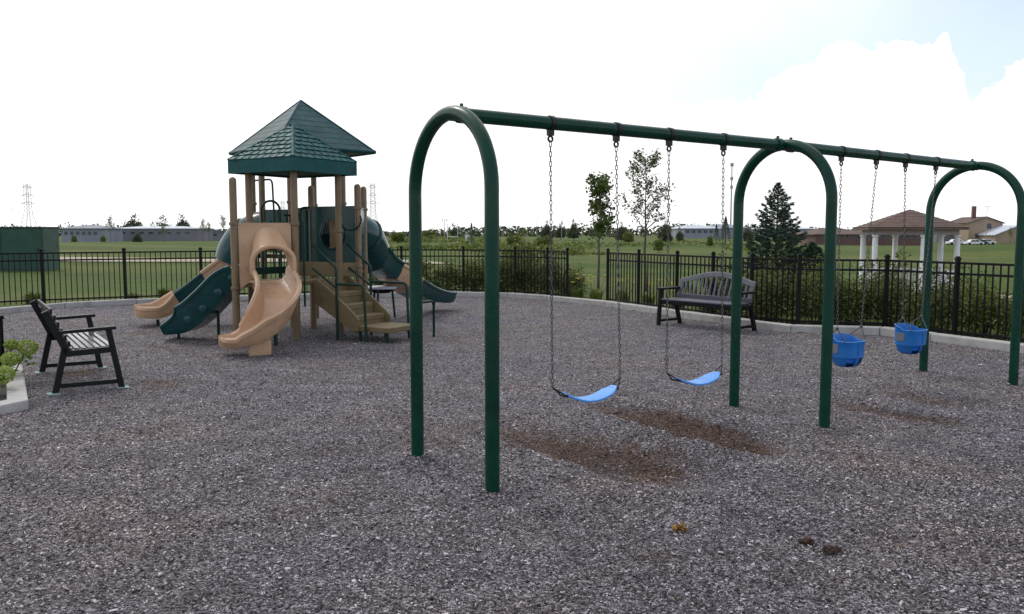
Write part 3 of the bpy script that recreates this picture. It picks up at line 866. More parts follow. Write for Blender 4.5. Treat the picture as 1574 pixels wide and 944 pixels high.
# panel with the hooded opening between post F and post T, and the wave slide
e = (pT - pF); e.z = 0; PW = e.length; e.normalize(); pn = Vector((-e.y, e.x, 0))
if pn.y > 0: pn = -pn
pm_ = (pF + pT) / 2
PZ0, PZ1 = 0.78, 1.735
OW, OZ0, OZ1 = 0.245, 0.93, 1.30       # half width of the opening, its foot, spring line of its arch
def pp(x, z, d=0.0): return pm_ + e * x + Zv * z + pn * d       # x along the panel towards the left post
hwp = PW / 2 - 0.06
HX = -0.065
arch_pts = [(HX + OW * math.cos(a), OZ1 + OW * 0.62 * math.sin(a)) for a in (math.pi * k / 16 for k in range(17))]
loop_in = [(HX + OW, OZ0)] + arch_pts + [(HX - OW, OZ0)]
loop_out = [(hwp, PZ0)] + [(hwp, PZ0 + (PZ1 - PZ0) * k / 4) for k in (2,)] + [(hwp, PZ1)] + [(hwp * (1 - k / 4), PZ1) for k in range(1, 8)] + [(-hwp, PZ1), (-hwp, (PZ0 + PZ1) / 2), (-hwp, PZ0)]
def bridge(lo, li, d0, d1):
    """front and back skins between the outer and inner outline (same number of points)"""
    n_ = len(lo); mb = MB()
    v = [pp(x, z, d1) for x, z in lo] + [pp(x, z, d1) for x, z in li] + [pp(x, z, d0) for x, z in lo] + [pp(x, z, d0) for x, z in li]
    f = []
    for i in range(n_ - 1):
        f += [(i, i + 1, n_ + i + 1, n_ + i), (2 * n_ + i, 3 * n_ + i, 3 * n_ + i + 1, 2 * n_ + i + 1), (i, 2 * n_ + i, 2 * n_ + i + 1, i + 1), (n_ + i, n_ + i + 1, 3 * n_ + i + 1, 3 * n_ + i)]
    f += [(0, n_, 3 * n_, 2 * n_), (n_ - 1, 3 * n_ - 1, 4 * n_ - 1, 2 * n_ - 1)]
    return mb.add(v, f)
def resample(pts, n_):
    P = [Vector((x, z, 0)) for x, z in pts]; L_ = [0]
    for i in range(len(P) - 1): L_.append(L_[-1] + (P[i + 1] - P[i]).length)
    out = []
    for k in range(n_):
        s = L_[-1] * k / (n_ - 1); j = 0
        while j < len(L_) - 2 and L_[j + 1] < s: j += 1
        t = (s - L_[j]) / max(1e-9, L_[j + 1] - L_[j]); q = P[j].lerp(P[j + 1], min(1, t)); out.append((q.x, q.y))
    return out
lo, li = resample(loop_out, 41), resample(loop_in, 41)
panel = bridge(lo, li, -0.025, 0.025).build('slide_panel', 'beige', ps, smooth=True)
MB().box(pp(HX, (PZ0 + OZ0) / 2 - 0.03, 0.0), (2 * OW + 0.02, 0.05, OZ0 - PZ0 - 0.06), Matrix((e, pn, Zv)).transposed()).build('sill', 'beige', ps, bevel=0.01)
# hood: a half barrel that slopes down and forward from the top of the panel
st = []
for k in range(9):
    t = k / 8
    r_ = 0.17 + 0.125 * t ** 0.7
    zc = 1.56 - 0.365 * t; d = 0.010 + 0.34 * t ** 1.15
    rz_ = 0.13 + 0.09 * t
    foot = zc - 0.10 - 0.09 * t
    hx_ = HX * (0.6 + 0.4 * t)
    ring_o = [pp(hx_ + r_, foot, d)] + [pp(hx_ + r_ * math.cos(a), zc + rz_ * math.sin(a), d) for a in (math.pi * j / 14 for j in range(15))] + [pp(hx_ - r_, foot, d)]
    th = 0.03
    ring_i = [pp(hx_ - (r_ - th), foot, d)] + [pp(hx_ + (r_ - th) * math.cos(a), zc + (rz_ - th) * math.sin(a), d) for a in (math.pi * (14 - j) / 14 for j in range(15))] + [pp(hx_ + r_ - th, foot, d)]
    st.append(ring_o + ring_i)
MB().ringloft(st).build('hood', 'beige', ps, smooth=True)
d = 0.355; r_ = 0.283; zc = 1.195; rz_ = 0.208
rim = [pp(HX + r_, zc - 0.19, d)] + [pp(HX + r_ * math.cos(a), zc + rz_ * math.sin(a), d) for a in (math.pi * j / 18 for j in range(19))] + [pp(HX - r_, zc - 0.19, d)]
MB().tube(rim, 0.036, 12).build('hood_rim', 'beige', ps, smooth=True)
# the wave slide
wp = smooth_path([pp(-0.05, 0.90, 0.02), pp(-0.06, 0.87, 0.20), (-3.24, 11.66, 0.70), (-3.20, 11.42, 0.49), (-3.27, 11.20, 0.30), (-3.44, 11.03, 0.18), (-3.62, 10.94, 0.135)], 6)
nW = len(wp)
ws = [0.46 + 0.03 * math.sin(math.pi * min(1, i / (nW * 0.6))) - 0.12 * max(0, i / nW - 0.7) for i in range(nW)]
hs = [0.20 + 0.05 * math.sin(math.pi * i / nW) - 0.11 * max(0, (i / nW - 0.70) / 0.30) for i in range(nW)]
chute(wp, ws, hs, 'beige', 'wave_slide', ps, spoon=0.20, lip=0.8, rim=0.036)
fp = pp(0.0, 0, 0.98)
MB().prism([(v.x, v.y) for v in (Vector((-3.18, 11.06, 0)), Vector((-3.22, 11.20, 0)), Vector((-3.46, 11.10, 0)), Vector((-3.44, 10.92, 0)))], -0.05, 0.19).build('slide_foot', 'beige', ps, bevel=0.02)
MB().tube([pp(-0.05, 0.0, 0.5), pp(-0.05, 0.6, 0.45)], 0.03, 10).build('slide_leg', 'rail_green', ps, smooth=True)

# straight dark green slide leaving to the left from the triangular deck
d0 = (pT + pL) / 2
sp = smooth_path([(d0.x + 0.02, d0.y, 0.84), (d0.x - 0.14, d0.y + 0.005, 0.75), (d0.x - 0.38, d0.y + 0.03, 0.50), (d0.x - 0.62, d0.y + 0.06, 0.28), (d0.x - 0.86, d0.y + 0.08, 0.15), (d0.x - 1.16, d0.y + 0.09, 0.12)], 6)
chute(sp, 0.48, [0.31 + 0.06 * min(1, i / len(sp) / 0.7) - 0.29 * max(0, (i / len(sp) - 0.74) / 0.26) for i in range(len(sp))], 'teal', 'straight_slide', ps, spoon=0.0)
for x_, zt in ((d0.x - 1.02, 0.10), (d0.x - 0.42, 0.42)):
    MB().tube([(x_, d0.y + 0.08, -0.1), (x_, d0.y + 0.08, zt)], 0.022, 8).build('slide_leg', 'rail_green', ps, smooth=True)
# raised ribs on the near wall of the straight slide
for k in range(4):
    t_ = (k + 0.8) / 5; i = int(t_ * (len(sp) - 1)); p = sp[i]
    cb = Vector((p.x, p.y - 0.268, p.z + 0.14))
    MB().ringloft([[cb + Vector((rr_ * math.cos(q * math.pi / 8), -dy_, rr_ * math.sin(q * math.pi / 8))) for q in range(16)] for rr_, dy_ in ((0.065, -0.012), (0.060, 0.0), (0.045, 0.003), (0.012, 0.004))], False, True).build('boss', 'teal', ps, smooth=True)

# enclosed tube with an elbow, then open chute sections; used left and right
def tube_pipe(path, r, m, name, th=0.03):
    path = [Vector(p) for p in path]
    mb = MB(); rings = []
    for rr, seq in ((r, range(len(path))), (r - th, range(len(path) - 1, -1, -1))):
        up = None
        tmp = []
        for i in range(len(path)):
            t = (path[min(i + 1, len(path) - 1)] - path[max(i - 1, 0)]).normalized()
            up = t.orthogonal().normalized() if up is None else (up - t * up.dot(t)).normalized()
            sd_ = t.cross(up)
            tmp.append([path[i] + (up * math.cos(a) + sd_ * math.sin(a)) * rr for a in (2 * math.pi * k / 22 for k in range(22))])
        rings += [tmp[i] for i in seq]
    rings.append(rings[0])
    mb.ringloft(rings, False, False)
    return mb.build(name, m, ps, smooth=True)
def flange(p, t, r, m='teal'):
    p, t = Vector(p), Vector(t).normalized()
    u = t.orthogonal().normalized(); v = t.cross(u)
    ring = [p + (u * math.cos(a) + v * math.sin(a)) * r for a in (2 * math.pi * k / 24 for k in range(25))]
    MB().tube(ring, 0.024, 8).build('flange', m, ps, smooth=True)
# left
lt = smooth_path([(-4.05, 14.60, 1.62), (-4.35, 14.62, 1.60), (-4.60, 14.65, 1.48), (-4.76, 14.68, 1.28), (-4.83, 14.70, 1.10)], 6)
tube_pipe(lt, 0.335, 'teal', 'tube_elbow')
flange(lt[0], lt[1] - lt[0], 0.35); flange(lt[10], lt[11] - lt[10], 0.34)
lc = smooth_path([(-4.74, 14.74, 0.99), (-4.98, 14.78, 0.84), (-5.26, 14.80, 0.66), (-5.55, 14.77, 0.47), (-5.79, 14.70, 0.33), (-5.98, 14.60, 0.22), (-6.14, 14.50, 0.17)], 5)
q1, q2 = 9, 20
chute(lc[:q1 + 1], 0.56, 0.26, 'beige', 'chute_section', ps)
chute(lc[q1:q2 + 1], 0.55, 0.25, 'teal', 'chute_section', ps)
chute(lc[q2:], [0.55 + 0.018 * i for i in range(len(lc) - q2)], [0.25 - 0.008 * i for i in range(len(lc) - q2)], 'beige', 'chute_section', ps, spoon=0.34, lip=0.85, rim=0.04)
MB().tube([(-6.12, 14.5, -0.1), (-6.12, 14.5, 0.10)], 0.03, 8).build('slide_leg', 'rail_green', ps, smooth=True)
MB().tube([(-5.4, 14.80, -0.1), (-5.4, 14.80, 0.55)], 0.03, 8).build('slide_leg', 'rail_green', ps, smooth=True)
# right
rt = smooth_path([(-2.90, 14.46, 1.64), (-2.74, 14.56, 1.62), (-2.60, 14.76, 1.52), (-2.54, 15.00, 1.34), (-2.51, 15.20, 1.15)], 6)
tube_pipe(rt, 0.345, 'teal', 'tube_elbow')
flange(rt[0], rt[1] - rt[0], 0.36); flange(rt[12], rt[13] - rt[12], 0.352)
rc = smooth_path([(-2.52, 15.00, 1.06), (-2.42, 15.32, 0.88), (-2.22, 15.68, 0.70), (-2.08, 16.10, 0.52), (-1.92, 16.50, 0.37), (-1.74, 16.90, 0.25), (-1.58, 17.25, 0.19), (-1.46, 17.48, 0.18)], 5)
q1, q2 = 8, 17
chute(rc[:q1 + 1], 0.56, 0.30, 'teal', 'chute_section', ps)
chute(rc[q1:q2 + 1], 0.55, 0.27, 'beige', 'chute_section', ps)
chute(rc[q2:], 0.56, [0.26 - 0.004 * i for i in range(len(rc) - q2)], 'teal', 'chute_section', ps, spoon=0.28, lip=0.85)
MB().tube([(-1.60, 17.2, -0.1), (-1.60, 17.2, 0.18)], 0.03, 8).build('slide_leg', 'rail_green', ps, smooth=True)

# dark panel with a round bubble window between the middle posts
pe = (P549 - P480).normalized(); pnn = Vector((pe.y, -pe.x, 0))
if pnn.y > 0: pnn = -pnn
WC = (P480 + P549) / 2; WW = (P549 - P480).length / 2 + 0.02
def wp2(x, z, d=0.0): return WC + pe * x + Zv * z + pnn * d
R0 = 0.245; zc = 1.57; n_ = 32
sq = []
for k in range(n_):
    a = 2 * math.pi * k / n_; ca, sa = math.cos(a), math.sin(a); s_ = 1 / max(abs(ca), abs(sa))
    sq.append((ca * s_ * WW, zc + sa * s_ * 0.445))
ci = [(R0 * math.cos(2 * math.pi * k / n_), zc + R0 * math.sin(2 * math.pi * k / n_)) for k in range(n_)]
mb = MB()
mb.ringloft([[wp2(x, z, 0.0) for x, z in ci], [wp2(x, z, 0.0) for x, z in sq], [wp2(x, z, 0.05) for x, z in sq], [wp2(x, z, 0.05) for x, z in ci], [wp2(x, z, 0.0) for x, z in ci]], False, False)
mb.build('bubble_panel', 'teal', ps, smooth=True)
MB().tube([wp2(x, z, 0.055) for x, z in ci + ci[:1]], 0.022, 8).build('window_ring', 'teal', ps, smooth=True)
m, nt, b = new_mat('bubble'); M['bubble'] = m
b.inputs['Base Color'].default_value = (0.85, 0.88, 0.9, 1); b.inputs['Transmission Weight'].default_value = 1.0; b.inputs['Roughness'].default_value = 0.03; b.inputs['IOR'].default_value = 1.2
rings = []
for k in range(6):
    a = R(12 + 78 * k / 5)
    rings.append([wp2(R0 * math.cos(a) * math.cos(2 * math.pi * j / 24), zc + R0 * math.cos(a) * math.sin(2 * math.pi * j / 24), 0.05 + 0.10 * math.sin(a)) for j in range(24)])
MB().ringloft(rings, False, True).build('bubble_window', 'bubble', ps, smooth=True)
MB().box(wp2(-0.13, 1.55, -0.30), (0.30, 0.03, 0.62), Matrix((pe, pnn, Zv)).transposed()).build('inner_panel', 'beige', ps, bevel=0.01)
# side and rear enclosure panels
def flat_panel(a, c, z0, z1, m, name, th=0.045, inset=0.06):
    a, c = Vector((a.x, a.y, 0)), Vector((c.x, c.y, 0)); d_ = (c - a).normalized()
    a += d_ * inset; c -= d_ * inset
    rot = Matrix((d_, Vector((-d_.y, d_.x, 0)), Zv)).transposed()
    return MB().box((a + c) / 2 + Zv * (z0 + z1) / 2, ((c - a).length, th, z1 - z0), rot).build(name, m, ps, bevel=0.012)
flat_panel(P480, Vector((-3.55, 13.98, 0)), 1.1, 2.0, 'teal', 'side_panel', inset=0.0)
flat_panel(P549, P560, 1.13, 2.0, 'teal', 'side_panel')
flat_panel(rL, Vector((-4.22, 14.35, 0)), 1.25, 1.95, 'teal', 'side_panel')
flat_panel(rF, Vector((-4.22, 14.35, 0)), 1.6, 1.98, 'teal', 'side_panel')
flat_panel(rR, rB, 1.25, 2.0, 'beige', 'side_panel')
# rails, loops and barriers in thin dark tube
def rail(pts, r=0.019, name='rail', sm=0):
    return MB().tube(smooth_path(pts, sm) if sm else pts, r, 8).build(name, 'rail_green', ps, smooth=True)
def bent(pts, rad=0.09, k=5):
    P = [Vector(p) for p in pts]; out = [P[0]]
    for i in range(1, len(P) - 1):
        d0_, d1_ = (P[i - 1] - P[i]).normalized(), (P[i + 1] - P[i]).normalized()
        a, c = P[i] + d0_ * rad, P[i] + d1_ * rad
        out += [(a * (1 - t) ** 2 + P[i] * 2 * t * (1 - t) + c * t * t) for t in (j / k for j in range(k + 1))]
    return out + [P[-1]]
# arched loop ladder and square-shouldered handle on the left
rail([(-3.97, 13.45, 0.8), (-3.97, 13.45, 1.95)] + arc((-3.825, 13.45, 1.95), 0.145, math.pi, 0, 12) + [(-3.68, 13.45, 1.95), (-3.68, 13.45, 0.8)], name='loop_handle')
rail(bent([(-4.45, 14.6, 2.48), (-4.0, 14.2, 2.48), (-3.95, 14.16, 1.2)], 0.10), 0.016, 'grab_rail')
for k in range(4):
    x_ = -3.62 + 0.055 * k
    rail([(x_, 13.6 + 0.02 * k, 1.0), (x_, 13.6 + 0.02 * k, 1.86)], 0.010, 'baluster')
rail([(-3.66, 13.58, 1.87), (-3.42, 13.68, 1.87)], 0.014)
# lattice seen through the hooded opening
flat_panel(pL, pB, 0.95, 1.06, 'rail_green', 'barrier_rail', th=0.03)
flat_panel(pL, pB, 1.50, 1.56, 'rail_green', 'barrier_rail', th=0.03)
for k in range(1, 6):
    q = pL.lerp(pB, k / 6)
    rail([(q.x, q.y, 1.0), (q.x, q.y, 1.53)], 0.013, 'baluster')

# stairs from the front deck down to the landing on the right
nS = Vector((0.86, -0.51, 0)).normalized(); tS = Vector((-nS.y, nS.x, 0))
def sp_(n_, t_, z): return pF + nS * n_ + tS * t_ + Zv * z
T0, T1 = 0.36, 1.04
stair = None
steps = [(0.05, 0.34, 0.70), (0.34, 0.58, 0.53), (0.58, 0.80, 0.37), (0.80, 1.42, 0.235)]
rotS = Matrix((nS, tS, Zv)).transposed()
for a, c, z in steps:
    nm = 'landing' if z < 0.3 else 'step'
    MB().box(sp_((a + c) / 2, (T0 + T1) / 2, z - 0.04), (c - a + 0.03, T1 - T0, 0.08), rotS).build(nm, 'stair_tan', ps, bevel=0.012)
    if nm == 'step':
        MB().box(sp_(c - 0.01, (T0 + T1) / 2, z - 0.16), (0.03, T1 - T0 - 0.01, 0.165), rotS).build('riser', 'stair_tan', ps)
MB().box(sp_(0.045, (T0 + T1) / 2, 0.78), (0.03, T1 - T0 - 0.01, 0.17), rotS).build('riser', 'stair_tan', ps)
for t_ in (T0 - 0.018, T1 + 0.018):
    prof_ = [(0.03, 0.90), (0.10, 0.90), (0.36, 0.74), (0.60, 0.57), (0.82, 0.41), (0.90, 0.33), (0.90, 0.16), (0.80, 0.14), (0.03, 0.55)]
    v = [sp_(x, t_ - 0.016, z) for x, z in prof_] + [sp_(x, t_ + 0.016, z) for x, z in prof_]
    k = len(prof_)
    MB().add(v, [tuple(range(k)), tuple(range(2 * k - 1, k - 1, -1))] + [(i, (i + 1) % k, k + (i + 1) % k, k + i) for i in range(k)]).build('stringer', 'stair_tan', ps, bevel=0.006)
flat_panel(pR, P549, 0.90, 1.12, 'stair_tan', 'fascia', inset=0.02)
flat_panel(pB, pR, 0.90, 1.12, 'stair_tan', 'fascia', inset=0.02)
for n_, t_ in ((0.86, T0 + 0.05), (0.86, T1 - 0.05), (1.36, T0 + 0.05), (1.36, T1 - 0.05)):
    MB().tube([sp_(n_, t_, -0.1), sp_(n_, t_, 0.17)], 0.022, 8).build('landing_leg', 'rail_green', ps, smooth=True)
# handrails
for t_ in (T0 - 0.045, T1 + 0.045):
    near = t_ < 0.7
    rail(bent([sp_(0.03, t_, 1.42), sp_(0.44, t_, 1.12), sp_(0.50, t_, 1.08), sp_(0.50, t_, -0.1)], 0.05), 0.021, 'handrail')
    rail([sp_(0.03, t_, 1.06), sp_(0.50, t_, 0.78)], 0.018, 'handrail')
    rail(bent([sp_(0.50, t_, 0.84), sp_(1.02 if near else 1.2, t_, 0.84), sp_(1.06 if near else 1.24, t_, -0.1)], 0.09), 0.021, 'handrail')
rail(bent([sp_(1.44, T1 - 0.05, -0.1), sp_(1.44, T1 - 0.05, 0.55), sp_(1.44, T1 + 0.40, 0.55), sp_(1.44, T1 + 0.40, -0.1)], 0.08), 0.02, 'handrail')
rail([(pF.x + 0.10, pF.y + 0.10, 0.5), (pF.x + 0.10, pF.y + 0.10, 1.75)], 0.016, 'grab_rail')
rail(bent([tuple(P480 + Vector((-0.02, -0.06, 2.0))), tuple(P480 + Vector((-0.16, -0.10, 2.0))), tuple(P480 + Vector((-0.16, -0.10, 1.15)))], 0.08), 0.018, 'grab_rail')
# curved grab bar on the post right of the stairs
rail(arc((P549.x - 0.10, P549.y - 0.10, 1.80), 0.17, R(-170), R(20), 10), 0.014, 'grab_rail')

# activity table behind the stairs and a small concrete pad by it
tb = thing('activity_table', 'small grey-topped table with dark legs behind the tan stairs', 'table', (-2.36, 15.7, 0))
tc_ = Vector((-2.42, 15.62, 0))
MB().lathe([(0.0, 0.555), (0.27, 0.555), (0.285, 0.57), (0.285, 0.585), (0.27, 0.60), (0.0, 0.60)], tc_, 20).build('table_top', 'pale_roof', tb, smooth=True)
MB().lathe([(0.0, 0.47), (0.16, 0.48), (0.22, 0.55), (0.0, 0.553)], tc_, 16).build('basin', 'black', tb, smooth=True)
for a in (R(20), R(140), R(260)):
    u = Vector((math.cos(a), math.sin(a), 0))
    MB().tube([tc_ + u * 0.20 + Zv * 0.54, tc_ + u * 0.25 - Zv * 0.05], 0.022, 8).build('leg', 'rail_green', tb, smooth=True)
pdm = MB().box((-1.72, 13.75, 0.025), (0.34, 0.26, 0.09), Matrix.Rotation(0.3, 3, 'Z')).build('concrete_pad', 'concrete', bevel=0.012, loc=(-1.72, 13.75, 0))
tag(pdm, 'pale flat concrete pad on the mulch beside the stair handrail', 'concrete pad')
# ------------------------------------------------------------------ benches
def frame_of(c, facing):
    """returns P(x along the bench, y forward, z up) -> world"""
    f = Vector((facing[0], facing[1], 0)).normalized(); s = Vector((0, 0, 1)).cross(f)
    c = Vector((*c, 0))
    return (lambda x, y, z: c + s * x + f * y + Zv * z), f, s
def oriented(d_, f, s): return Matrix((s, f, Zv)).transposed()
# left bench, seen from its end
P, f, s = frame_of((-4.675, 9.02), (0.835, 0.55))
bl = thing('park_bench', 'black slatted park bench seen end-on beside the flower planter', 'bench', (-4.66, 9.02, 0), 'benches on the mulch')
HL = 0.76
for x in (-HL, HL):
    MB().bar(P(x, 0.20, 0.62), P(x, 0.31, -0.03), 0.05, 0.055, f).build('leg', 'bench_dark', bl, bevel=0.006)
    MB().bar(P(x, -0.20, 0.46), P(x, -0.31, -0.03), 0.05, 0.06, f).build('leg', 'bench_dark', bl, bevel=0.006)
    MB().bar(P(x, -0.17, 0.40), P(x, -0.36, 0.83), 0.05, 0.065, f).build('back_post', 'bench_dark', bl, bevel=0.006)
    MB().bar(P(x, -0.27, 0.615), P(x, 0.27, 0.635), 0.065, 0.035).build('armrest', 'bench_dark', bl, bevel=0.008)
    MB().bar(P(x, -0.21, 0.40), P(x, 0.22, 0.415), 0.045, 0.06).build('seat_rail', 'bench_dark', bl, bevel=0.005)
    MB().bar(P(x, -0.285, 0.085), P(x, 0.285, 0.085), 0.04, 0.045).build('stretcher', 'bench_dark', bl, bevel=0.004)
    for y in (0.315, -0.315):
        MB().box(P(x, y, 0.005), (0.115, 0.11, 0.03), oriented(0, f, s)).build('foot_pad', 'pad', bl, bevel=0.006)
for k in range(7):
    y = -0.15 + 0.062 * k
    MB().bar(P(-HL + 0.027, y, 0.442 - 0.006 * math.sin(math.pi * k / 6)), P(HL - 0.027, y, 0.442 - 0.006 * math.sin(math.pi * k / 6)), 0.042, 0.022).build('seat_slat', 'slat_glare', bl, bevel=0.005)
for k in range(6):
    t_ = 0.16 + 0.155 * k
    y, z = -0.17 - 0.19 * t_ + 0.045, 0.40 + 0.43 * t_ + 0.02
    MB().bar(P(-HL + 0.027, y, z), P(HL - 0.027, y, z), 0.022, 0.055).build('back_slat', 'bench_dark', bl, bevel=0.005)
# right bench with an arched back of upright slats
P, f, s = frame_of((3.24, 14.12), (-0.78, -0.63))
br_ = thing('park_bench', 'dark grey park bench with arched slatted back in front of the right fence', 'bench', (3.24, 14.12, 0), 'benches on the mulch')
HL = 0.78
for x in (-HL, HL):
    MB().bar(P(x, 0.22, 0.62), P(x, 0.27, -0.03), 0.055, 0.06, f).build('leg', 'bench_dark', br_, bevel=0.006)
    MB().bar(P(x, -0.16, 0.44), P(x, -0.31, -0.03), 0.055, 0.065, f).build('leg', 'bench_dark', br_, bevel=0.006)
    MB().bar(P(x, -0.27, 0.625), P(x, 0.29, 0.625), 0.075, 0.04).build('armrest', 'bench_dark', br_, bevel=0.01)
    MB().bar(P(x, -0.20, 0.39), P(x, 0.24, 0.40), 0.05, 0.06).build('seat_rail', 'bench_dark', br_, bevel=0.005)
    MB().bar(P(x, -0.27, 0.075), P(x, 0.26, 0.075), 0.045, 0.045).build('stretcher', 'bench_dark', br_, bevel=0.004)
for k in range(6):
    y = -0.15 + 0.076 * k
    MB().bar(P(-HL + 0.03, y, 0.445), P(HL - 0.03, y, 0.445), 0.058, 0.026).build('seat_slat', 'bench_grey', br_, bevel=0.006)
MB().bar(P(-HL + 0.03, 0.235, 0.40), P(HL - 0.03, 0.235, 0.40), 0.025, 0.07).build('apron', 'bench_dark', br_, bevel=0.005)
def back(x, t): return P(x, -0.185 - 0.16 * t, 0.47 + 0.46 * t)
def crown(x): return 0.70 + 0.30 * math.cos(x / HL * math.pi / 2) ** 1.3
st = []
for k in range(25):
    x = -HL + 2 * HL * k / 24; t1 = crown(x)
    st.append([back(x, t1 - 0.19), back(x, t1), back(x, t1) - f * 0.035, back(x, t1 - 0.19) - f * 0.035])
MB().ringloft(st).build('top_rail', 'bench_grey', br_, bevel=0.008)
MB().bar(back(-HL, 0.05) - f * 0.017, back(HL, 0.05) - f * 0.017, 0.034, 0.07, (0, 0, 1)).build('lower_rail', 'bench_grey', br_, bevel=0.006)
for k in range(15):
    x = (-HL + 0.05) + (2 * HL - 0.1) * k / 14; w_ = 0.034 if 0 < k < 14 else 0.085
    MB().bar(back(x, 0.06) - f * 0.017, back(x, crown(x) - 0.15) - f * 0.017, w_, 0.024, f).build('back_slat', 'bench_grey', br_, bevel=0.004)

# ------------------------------------------------------------------ fences
FL = [(-12.6, 16.0), (-11.45, 17.15), (-10.131, 18.205), (-8.768, 19.10), (-7.297, 19.80), (-5.622, 20.45), (-4.251, 20.985), (-2.811, 21.50), (-1.234, 21.45), (0.08, 20.95), (0.85, 20.20), (1.282, 19.55)]
FR_ = [(2.10, 18.50), (2.62, 17.45), (3.18, 16.25), (3.66, 15.36), (4.14, 14.55), (4.70, 13.80), (5.98, 13.46), (6.52, 12.35), (7.10, 11.15), (7.70, 9.95), (8.30, 8.5)]
FT = 1.15
me_pk = MB().box((0, 0, 0.5), (0.018, 0.018, 1.0))
pkm = bpy.data.meshes.new('picket'); pkm.from_pydata(me_pk.v, [], me_pk.f); pkm.materials.append(M['black'])
def fence(pts, label):
    c = Vector((*pts[len(pts) // 2], 0))
    t = thing('picket_fence', label, 'fence', (c.x, c.y, 0), 'black picket fences round the playground')
    for p in pts:
        mb = MB().box((p[0], p[1], 0.52), (0.06, 0.06, 1.36)); mb.box((p[0], p[1], 1.215), (0.075, 0.075, 0.03)); mb.box((p[0], p[1], 1.24), (0.05, 0.05, 0.02))
        mb.build('post', 'black', t, bevel=0.004)
    for i in range(len(pts) - 1):
        a, b_ = Vector((*pts[i], 0)), Vector((*pts[i + 1], 0)); d_ = (b_ - a); L_ = d_.length; d_.normalize()
        for z in (FT, FT - 0.155, 0.14):
            MB().bar(a + d_ * 0.032 + Zv * z, b_ - d_ * 0.032 + Zv * z, 0.028, 0.034).build('rail', 'black', t)
        n_ = round(L_ / 0.108)
        for k in range(1, n_):
            p = a + d_ * (L_ * k / n_)
            o = bpy.data.objects.new('picket', pkm); COL.objects.link(o); o.parent = t
            o.location = (p.x - c.x, p.y - c.y, 0.065); o.scale = (1, 1, FT - 0.065 - 0.018 + 0.001); o.rotation_euler = (0, 0, math.atan2(d_.y, d_.x))
    return t
fence(FL, 'black metal picket fence along the back and left of the playground')
fence(FR_, 'black metal picket fence right of the gap, behind the grey bench')

# ------------------------------------------------------------------ planter at the left edge
pt_ = thing('planter_kerb', 'low concrete planter kerb at the left edge holding lime hydrangeas', 'planter', (-6.0, 7.6, 0))
inn = [tuple((Vector((*p, 0)) + (Vector((-6.4, 7.6, 0)) - Vector((*p, 0))).normalized() * 0.20).xy) for p in PLANTER]
for i in range(len(PLANTER)):
    a, b_ = PLANTER[i], PLANTER[(i + 1) % len(PLANTER)]; c_, d_ = inn[(i + 1) % len(PLANTER)], inn[i]
    MB().prism([a, b_, c_, d_], -0.1, 0.095).build('kerb_stone', 'concrete', pt_, bevel=0.012)
so = MB()
so.prism(shrink([Vector((*p, 0)) for p in inn], 1.0) and inn, -0.08, 0.035)
so.build('soil', 'soil', pt_)
bo = thing('bollard', 'thin black post standing in the planter at the left picture edge', 'post', (-5.47, 8.95, 0.03))
MB().tube([(-5.47, 8.95, -0.1), (-5.47, 8.95, 0.66), (-5.47, 8.95, 0.675)], [0.035, 0.035, 0.03], 12).build('shaft', 'black', bo, smooth=True)
MB().lathe([(0.0, 0.675), (0.045, 0.675), (0.048, 0.69), (0.04, 0.715), (0.0, 0.725)], (-5.47, 8.95, 0), 14).build('cap', 'black', bo, smooth=True)
# ------------------------------------------------------------------ foliage helpers
def leaf_arrays(C, size, rs, nup=0.3, aspect=0.55, axis=None):
    """folded leaf (two triangles pairs) at every centre; returns V, F"""
    n = len(C)
    if axis is None:
        D = rs.normal(0, 1, (n, 3)); D[:, 2] = D[:, 2] * 0.6 + nup * 0.3
    else:
        D = axis + rs.normal(0, 0.25, (n, 3))
    D /= np.linalg.norm(D, axis=1)[:, None]
    Nn = rs.normal(0, 1, (n, 3)); Nn[:, 2] += nup * 2.5
    S = np.cross(D, Nn); S /= np.linalg.norm(S, axis=1)[:, None] + 1e-9
    Nn = np.cross(S, D)
    L = size * rs.uniform(0.65, 1.25, n); Wd = L * aspect * rs.uniform(0.8, 1.2, n)
    V = np.empty((n, 4, 3))
    V[:, 0] = C - D * (L / 2)[:, None]
    V[:, 1] = C + S * (Wd / 2)[:, None] + Nn * (Wd * 0.15)[:, None]
    V[:, 2] = C + D * (L / 2)[:, None] - Nn * (L * 0.12)[:, None]
    V[:, 3] = C - S * (Wd / 2)[:, None] + Nn * (Wd * 0.15)[:, None]
    b = (np.arange(n) * 4)[:, None, None]
    F = (np.array([[0, 1, 2], [0, 2, 3]])[None] + b).reshape(-1, 3)
    return V.reshape(-1, 3), F
def clumps(rs, n_cl, per, rx, ry, h, sr, base=0.12, power=0.7, flat=1.0):
    """leaf centres gathered in clumps spread through an uneven dome"""
    u = rs.uniform(0, 2 * np.pi, n_cl); v = rs.uniform(0, 1, n_cl) ** power
    el_ = np.arcsin(rs.uniform(-0.1, 1, n_cl)); rad = 0.45 + 0.55 * v
    rad *= 0.8 + 0.35 * np.sin(u * 3 + rs.uniform(0, 6)) * np.cos(el_ * 2) + rs.uniform(-0.08, 0.12, n_cl)
    C = np.stack([rx * rad * np.cos(el_) * np.cos(u), ry * rad * np.cos(el_) * np.sin(u), base * h + (1 - base) * h * rad * np.clip(np.sin(el_), -0.1, 1) * flat + 0.10 * h], 1)
    pts = np.repeat(C, per, axis=0) + rs.normal(0, sr, (n_cl * per, 3)) * np.array([1, 1, 0.8])
    pts[:, 2] = np.maximum(pts[:, 2], 0.02)
    return C, pts
